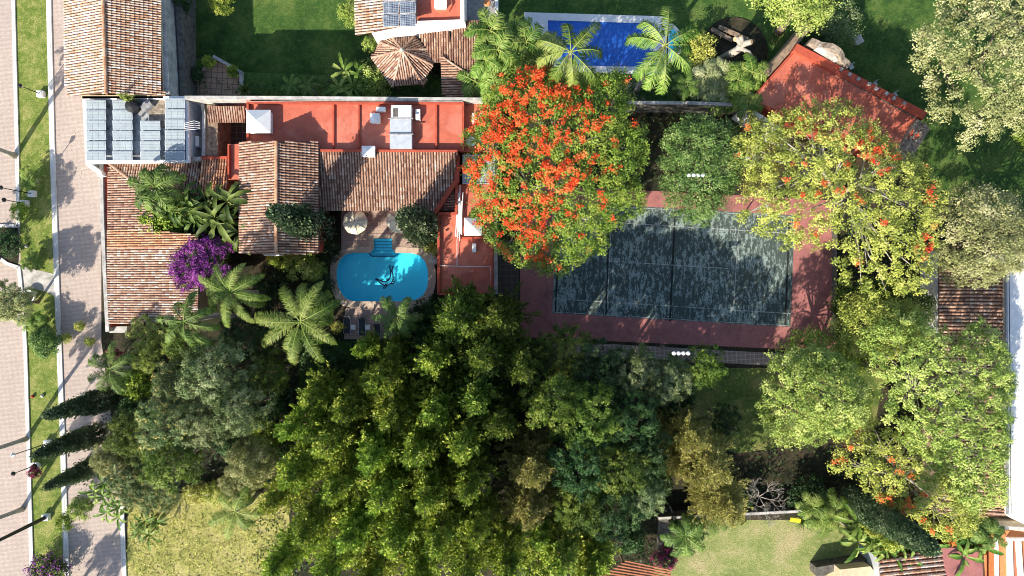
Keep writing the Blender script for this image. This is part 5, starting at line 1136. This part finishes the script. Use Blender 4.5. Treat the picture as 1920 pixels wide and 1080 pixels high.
big_tree('broadleaf_tree', 'dark green tree at the lower right corner of the court under the bright crown', [(1465,650),(1500,622),(1550,625),(1590,650),(1620,690),(1590,700),(1520,690),(1480,680)], 6, 4, 'L_forest', 82, br=.6, gap=1.0, leaf=.16, base=(1530,650), r0=.2)
big_tree('broadleaf_tree', 'leafy tree with white specks between the court and the tile roof on the right', [(1570,580),(1600,560),(1650,565),(1700,570),(1745,590),(1740,630),(1690,660),(1640,670),(1590,660),(1565,620)], 8, 5, 'L_yel', 83, br=.65, gap=1.0, leaf=.16, percl=12, base=(1650,600), r0=.22)
big_tree('broadleaf_tree', 'deep green tree in the shade between the court rail and the tile roof', [(1570,540),(1620,530),(1745,555),(1745,600),(1690,620),(1575,600)], 5, 3, 'L_forest_dark', 84, br=.7, gap=1.0, base=(1650,575), r0=.2)
plant('b_grey', 1575, 45, 44, 3, 'round dark grey green shrub beside the slanting wall on the top lawn', 'shrub'); plant('b_dark', 1540, 80, 34, 2, 'dark low shrub at the foot of the ruined stone gable', 'shrub')
# bougainvillea
big_tree('bougainvillea', 'vivid purple bougainvillea spilling over the tiled wing', [(320,505),(338,474),(362,454),(395,449),(425,463),(428,498),(412,525),(380,540),(345,535)], 5, 3.8, 'L_forest_dark', 90, br=.42, gap=1.15, leaf=.12, nlf=18, percl=13, cr=.17, flat=.8, r0=.12, catg='bougainvillea', base=(395,510),
         flower='purple', ffun=lambda x, y: .4)
plant('b_purple', 85, 1072, 33, 2.2, 'round purple bougainvillea bush in the bottom left corner of the verge', 'bougainvillea'); plant('b_mag', 64, 886, 11, 1.3, 'small magenta bougainvillea in a pot at the foot of the lantern', 'bougainvillea')
plant('b_mag', 1248, 1048, 22, 1.8, 'crimson magenta bush beside the slatted pergola', 'bougainvillea'); plant('b_mag', 212, 665, 12, 2.5, 'little magenta bush behind the palm at the end of the street wall', 'bougainvillea')
# palms
plant('royal1', 1070, 97, 84, 12.5, 'left royal palm over the covered pool', 'palm tree', 'royal palms by the covered pool', rot=.6)
plant('royal2', 1247, 85, 98, 13, 'right royal palm with a pale leaning trunk over the covered pool', 'palm tree', 'royal palms by the covered pool', rot=2.1)
plant('coco', 563, 603, 92, 9, 'large many fronded palm left of the loungers', 'palm tree', rot=1)
plant('coco', 432, 548, 70, 10, 'full palm below the purple bougainvillea', 'palm tree', rot=2.6)
plant('leand', 345, 603, 74, 11.5, 'ragged palm on a pale trunk below the tiled wing', 'palm tree', rot=.3); plant('leand', 205, 692, 66, 7, 'dark ragged palm beside the service road end', 'palm tree', rot=4.1)
plant('lean', 440, 958, 62, 6, 'thin ragged palm on the meadow edge', 'palm tree', rot=5.2); plant('dpalm', 745, 596, 56, 7, 'dark palm beside the lower pool edge', 'palm tree', rot=.8)
plant('strel', 292, 352, 66, 6.5, 'spiky broad leaved palm rising through the tiled wing roof', 'palm tree', rot=1.9); plant('bananad', 415, 395, 56, 5.5, 'dark broad leaved clump beside the gabled tile roof', 'palm tree', rot=.4)
plant('bananad', 330, 385, 40, 5, 'paler broad leaved clump in the roof opening of the tiled wing', 'palm tree', rot=3.0)
plant('b_green', 312, 410, 44, 4, 'dense green shrub in the roof opening of the tiled wing', 'shrub'); plant('b_dark', 372, 415, 38, 3.5, 'darker shrub in the roof opening next to the gable wing', 'shrub'); plant('b_dark', 430, 440, 34, 2.5, 'dark shrub between the bougainvillea and gable wing', 'shrub')
AG = 'feathery palm clumps at the top'
plant('areca', 950, 75, 52, 6.5, 'feathery palm clump beside the white pool deck corner', 'palm tree', AG); plant('areca', 925, 125, 46, 6, 'feathery palm clump beside the walkway roof', 'palm tree', AG); plant('areca', 985, 100, 42, 5.5, 'feathery palm clump nearest the left royal palm', 'palm tree', AG)
plant('areca', 1400, 160, 40, 4.5, 'yellowish palm clump at the end of the grey garden wall', 'palm tree', AG); plant('areca2', 1340, 150, 34, 3, 'pale variegated clump above the grey garden wall', 'palm tree', AG)
plant('dpalm', 1288, 160, 36, 3.5, 'small dark palm above the grey garden wall', 'palm tree', rot=1.1)
for px, py, r, lb in ((1345,128,20,'upper spiky pale yucca below the pruned tree'),(1328,178,18,'lower spiky pale yucca touching the grey wall'),(1372,150,17,'right spiky pale yucca beside the yellowish palm')): plant('yucca', px, py, r, 1.6, lb, 'yucca', 'pale yuccas above the grey wall')
plant('b_yel', 1310, 88, 32, 3, 'yellow blossomed bush between the spa and the pruned tree', 'shrub'); plant('b_lime', 700, 150, 33, 3, 'bright bush at the left foot of the gazebo', 'shrub'); plant('b_lime', 692, 82, 14, 2, 'small bright bush at the corner of the white house', 'shrub')
plant('b_grey', 688, 125, 16, 2, 'small grey bush above the bright gazebo bush', 'shrub'); plant('banana', 652, 155, 34, 3, 'pale banana plant on the lawn edge by the red roof', 'banana plant', rot=1.0); plant('dpalm', 545, 158, 26, 2.6, 'low palm left of its twin on the lawn edge', 'palm tree', 'low palms on the lawn edge'); plant('dpalm', 578, 162, 26, 2.6, 'low palm nearer the banana plant on the lawn edge', 'palm tree', 'low palms on the lawn edge')
plant('b_lime', 655, 22, 22, 3, 'flowering bush beside the white house tile eave', 'shrub'); plant('cycad', 458, 168, 22, 1.3, 'dark spiky cycad right of the tiled terrace', 'cycad'); plant('b_dark', 368, 140, 14, 1.6, 'dark shrub at the left edge of the tiled terrace', 'shrub'); plant('b_green', 390, 116, 11, 1.5, 'potted green ball at the terrace top corner', 'shrub'); plant('b_green', 434, 133, 11, 1.5, 'potted green ball at the terrace right wall', 'shrub')
plant('b_dark', 338, 5, 16, 3, 'dark bush in the top corner beside the yard wall', 'shrub'); plant('b_lime', 252, 186, 15, 5.6, 'yellow green plant hanging onto the flat roof by the water tank', 'shrub')
plant('b_green', 412, 0, 24, 1.2, 'low green bush on the lawn at the top edge', 'shrub')
# around the pool
plant('b_lime', 560, 493, 32, 3, 'bright bush below the gabled roof corner', 'shrub'); plant('b_green', 525, 480, 26, 3, 'green bush touching the skylight at the gabled roof corner', 'shrub'); plant('b_lime', 590, 505, 20, 2, 'small bright bush near the left pool edge', 'shrub'); plant('b_dark', 500, 540, 34, 3, 'dark bush between the full palm and the bright bushes', 'shrub')
plant('b_dark', 610, 470, 24, 2, 'dark bush between the gable wing and pool', 'shrub'); plant('b_dark', 600, 540, 26, 1.5, 'dark ground bush left of the pool', 'shrub'); plant('b_green', 812, 430, 18, 2, 'green bush between the stout cypress and red wing', 'shrub'); plant('b_yel', 808, 462, 16, 1.6, 'pale bush at the upper right pool corner', 'shrub'); plant('b_yel', 632, 615, 12, 1.2, 'small yellow bush left of the loungers', 'shrub')
plant('dspire1', 880, 545, 20, 6, 'small conifer tip in front of the red wing lower roof', 'conifer'); plant('b_dark', 805, 590, 34, 4, 'dark bush right of the poolside palm', 'shrub'); plant('b_dark', 790, 640, 40, 5, 'dark bush below the poolside palm', 'shrub')
plant('b_dark', 610, 690, 42, 3, 'dark bush on the shaded lawn by the big palm', 'shrub'); plant('b_dark', 520, 620, 30, 3, 'dark bush left under the big palm', 'shrub')
# verge
VG = 'potted palms on the verge'
plant('areca', 50, 333, 16, 1.9, 'yellow potted palm in the white bowl by the first bend of the verge', 'palm tree', VG); plant('areca', 55, 488, 16, 1.9, 'yellow potted palm at the flower bed end', 'palm tree', VG); plant('areca', 58, 606, 17, 1.9, 'yellow potted palm above the round clipped hedge', 'palm tree', VG)
plant('ball', 79, 640, 28, 2.6, 'round clipped dark hedge ball on the verge', 'hedge'); plant('b_green', 33, 395, 16, 1.6, 'leafy shrub below the short lantern', 'shrub')
plant('olive1', 8, 568, 44, 5.5, 'dark olive tree at the left edge over the white bowl', 'tree'); plant('b_green', 118, 980, 15, 1.8, 'small round bush on the kerb of the service road', 'shrub'); plant('b_dark', 10, 455, 26, 1, 'low dark planting in the verge flower bed', 'shrub')
plant('b_lime', 148, 955, 22, 2.5, 'lime bush at the foot of the lowest cypress', 'shrub'); plant('banana', 182, 930, 26, 3, 'banana plant beside the lowest cypress', 'banana plant', rot=.5); plant('banana', 212, 960, 24, 2.5, 'banana plant at the top of the kerb end', 'banana plant', rot=2.5); plant('banana', 270, 985, 28, 2.6, 'banana plant at the meadow top left corner', 'banana plant', rot=4)
for px, py, lb in ((123,634,'small pale tuft at the kerb of the service road'),(148,611,'small pale tuft on the service road above the others'),(167,640,'small pale tuft nearest the end of the street wall')): plant('b_yel', px, py, 9, 1.2, lb, 'shrub', 'pale tufts by the service road')
# bottom right
plant('strel', 1285, 1005, 56, 4, 'broad fronded palm at the left end of the bottom lawn', 'palm tree', rot=2.2); plant('dpalm', 1335, 975, 44, 3.5, 'dark palm below the lowest bronze crown', 'palm tree', rot=.2); plant('bare', 1437, 940, 44, 4, 'pale leafless tree above the bottom lawn', 'bare tree')
plant('cycad', 1508, 978, 21, 1.2, 'grey green agave on the bottom lawn', 'agave'); plant('areca', 1548, 962, 34, 3, 'pale leafy clump between agave and cypress', 'palm tree', AG); plant('banana', 1640, 1010, 44, 4, 'broad leaved clump left of the tiled roof at the bottom', 'banana plant', rot=1.4)
plant('banana', 1830, 1020, 40, 4, 'broad leaved clump covering the red flat roof corner', 'banana plant', rot=3.4); plant('strel', 1855, 1000, 46, 4, 'large fronds beside the orange house walls', 'palm tree', rot=.9); plant('b_dark', 1700, 1015, 30, 2.5, 'dark bush under the cypress tip', 'shrub'); plant('banana', 1690, 1045, 30, 3.5, 'small broad leaved plant over the pale tiled roof', 'banana plant', rot=5)
plant('bare', 903, 898, 20, 13, 'dead grey twigs poking through the conifer grove', 'bare tree'); plant('bare', 1165, 165, 46, 8, 'bare twiggy crown above the scarlet tree', 'bare tree'); plant('b_grey', 1650, 880, 36, 3, 'grey twiggy bush inside the lower orange blossom tree', 'shrub')
plant('b_dark', 1395, 930, 24, 2, 'dark bush added for shade right of the lowest bronze crown', 'shrub'); plant('b_dark', 1520, 930, 36, 2.5, 'dark bush added for shade behind the pale leafy clump', 'shrub')  # dark bushes added where the ground lies in black shade
# street trees beyond the frame that throw the shadows across the road
plant('olive1', 95, 1170, 36, 5, 'street tree just below the frame beside the service road', 'tree'); plant('lean', -95, 260, 70, 8, 'street palm just left of the frame near the top', 'palm tree', rot=1); plant('olive1', -90, 480, 50, 7, 'street tree just left of the frame at mid height', 'tree'); plant('lean', -80, 1010, 60, 8, 'street palm just left of the frame near the bottom', 'palm tree', rot=2); plant('lean', -70, 860, 60, 8, 'street palm left of the frame beside the lower road', 'palm tree', rot=3)
# ground cover (nobody could count it)
def cover_leaves(name, polys, mat, dens, leaf, seed, label, zr=(.05, .5)):
    rs = np.random.default_rng(seed); Vs = []; Fs = []; Rs = []; n = 0
    for poly in polys:
        P = [W(*p).to_2d() for p in poly]; x0 = min(p.x for p in P); x1 = max(p.x for p in P); y0 = min(p.y for p in P); y1 = max(p.y for p in P); k = int((x1-x0)*(y1-y0)*dens)
        X = rs.uniform(x0, x1, k); Y = rs.uniform(y0, y1, k); ins = np.zeros(k, bool)
        for i in range(len(P)):
            a, b = P[i], P[(i+1) % len(P)]; cnd = (a.y > Y) != (b.y > Y); xx = (b.x-a.x)*(Y-a.y)/((b.y-a.y) or 1e-9)+a.x; ins ^= cnd & (X < xx)
        clump = np.sin(X*1.7+np.sin(Y*1.3)*2)*np.sin(Y*1.9+np.sin(X*.9)*2); ins &= (clump+rs.uniform(-.6, .6, k)) > -.25
        X = X[ins]; Y = Y[ins]; k = len(X); Z = rs.uniform(zr[0], zr[1], k)*(1+.6*clump[ins]); Pn = np.stack([X, Y, Z], 1); Nn = norm(rs.normal(size=(k, 3))*.6+np.array([0, 0, .9])); D = norm(np.cross(Nn, rs.normal(size=(k, 3)))); L = leaf*rs.uniform(.6, 1.4, k)
        v, f = leafquads(Pn, D, Nn, L, L*.5); Vs.append(v); Fs.append(f+n); n += len(v); Rs.append(rs.uniform(0, 1, k))
    tag(link(name, npmesh(name, np.concatenate(Vs), np.concatenate(Fs), np.concatenate(Rs)), M[mat]), label, 'ground cover', kind='stuff')
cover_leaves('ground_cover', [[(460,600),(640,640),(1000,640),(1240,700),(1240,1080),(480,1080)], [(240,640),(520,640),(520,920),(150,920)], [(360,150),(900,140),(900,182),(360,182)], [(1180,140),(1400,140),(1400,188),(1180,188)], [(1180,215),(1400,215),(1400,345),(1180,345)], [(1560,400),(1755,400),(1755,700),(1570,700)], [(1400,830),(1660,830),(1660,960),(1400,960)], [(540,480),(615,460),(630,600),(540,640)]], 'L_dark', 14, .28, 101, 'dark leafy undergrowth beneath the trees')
cover_leaves('tall_grass', [[(240,925),(540,925),(560,1150),(238,1150)]], 'L_yel', 60, .16, 102, 'tufts of tall yellow meadow grass', (.02, .25))
cover_leaves('fallen_leaves', [[(98,0),(125,0),(190,640),(118,900)], [(975,345),(1060,350),(1045,640),(975,632)], [(1480,400),(1566,400),(1566,664),(1300,650)], [(640,400),(820,400),(820,440),(640,440)], [(1490,100),(1726,220),(1684,285),(1410,180)]], 'L_dry', 2.2, .11, 103, 'scattered dry fallen leaves on the paving and court', (.05, .06))
plant('b_yel', 1632, 985, 20, 5, 'yellow green bush at the left flank of the long cypress', 'shrub'); plant('b_yel', 1665, 1010, 20, 5, 'second yellow green bush at the left flank of the long cypress', 'shrub')
plant('banana', 1665, 1030, 34, 4, 'broad leaved plant between the long cypress and pale tiled roof', 'banana plant', rot=.7); plant('strel', 1600, 995, 30, 3, 'arching palm between agave and the broad leaved clump', 'palm tree', rot=2)
for px, lb in ((365,'first grey shrub from the left on the low white wall'),(395,'second grey shrub from the left on the low white wall'),(455,'last grey shrub on the low white wall')): plant('b_yel', px, 925, 20, 1.8, lb.replace('grey', 'olive'), 'shrub', 'shrubs on the low white wall')
for px, py, r, h, lb in ((1100,1070,56,12,'bright conifer cut by the bottom edge beside the pergola'),(1010,1000,50,11,'bright conifer between the bronze crown and bottom edge')): plant('spire3', px, py, r, h, lb, 'conifer', FG)
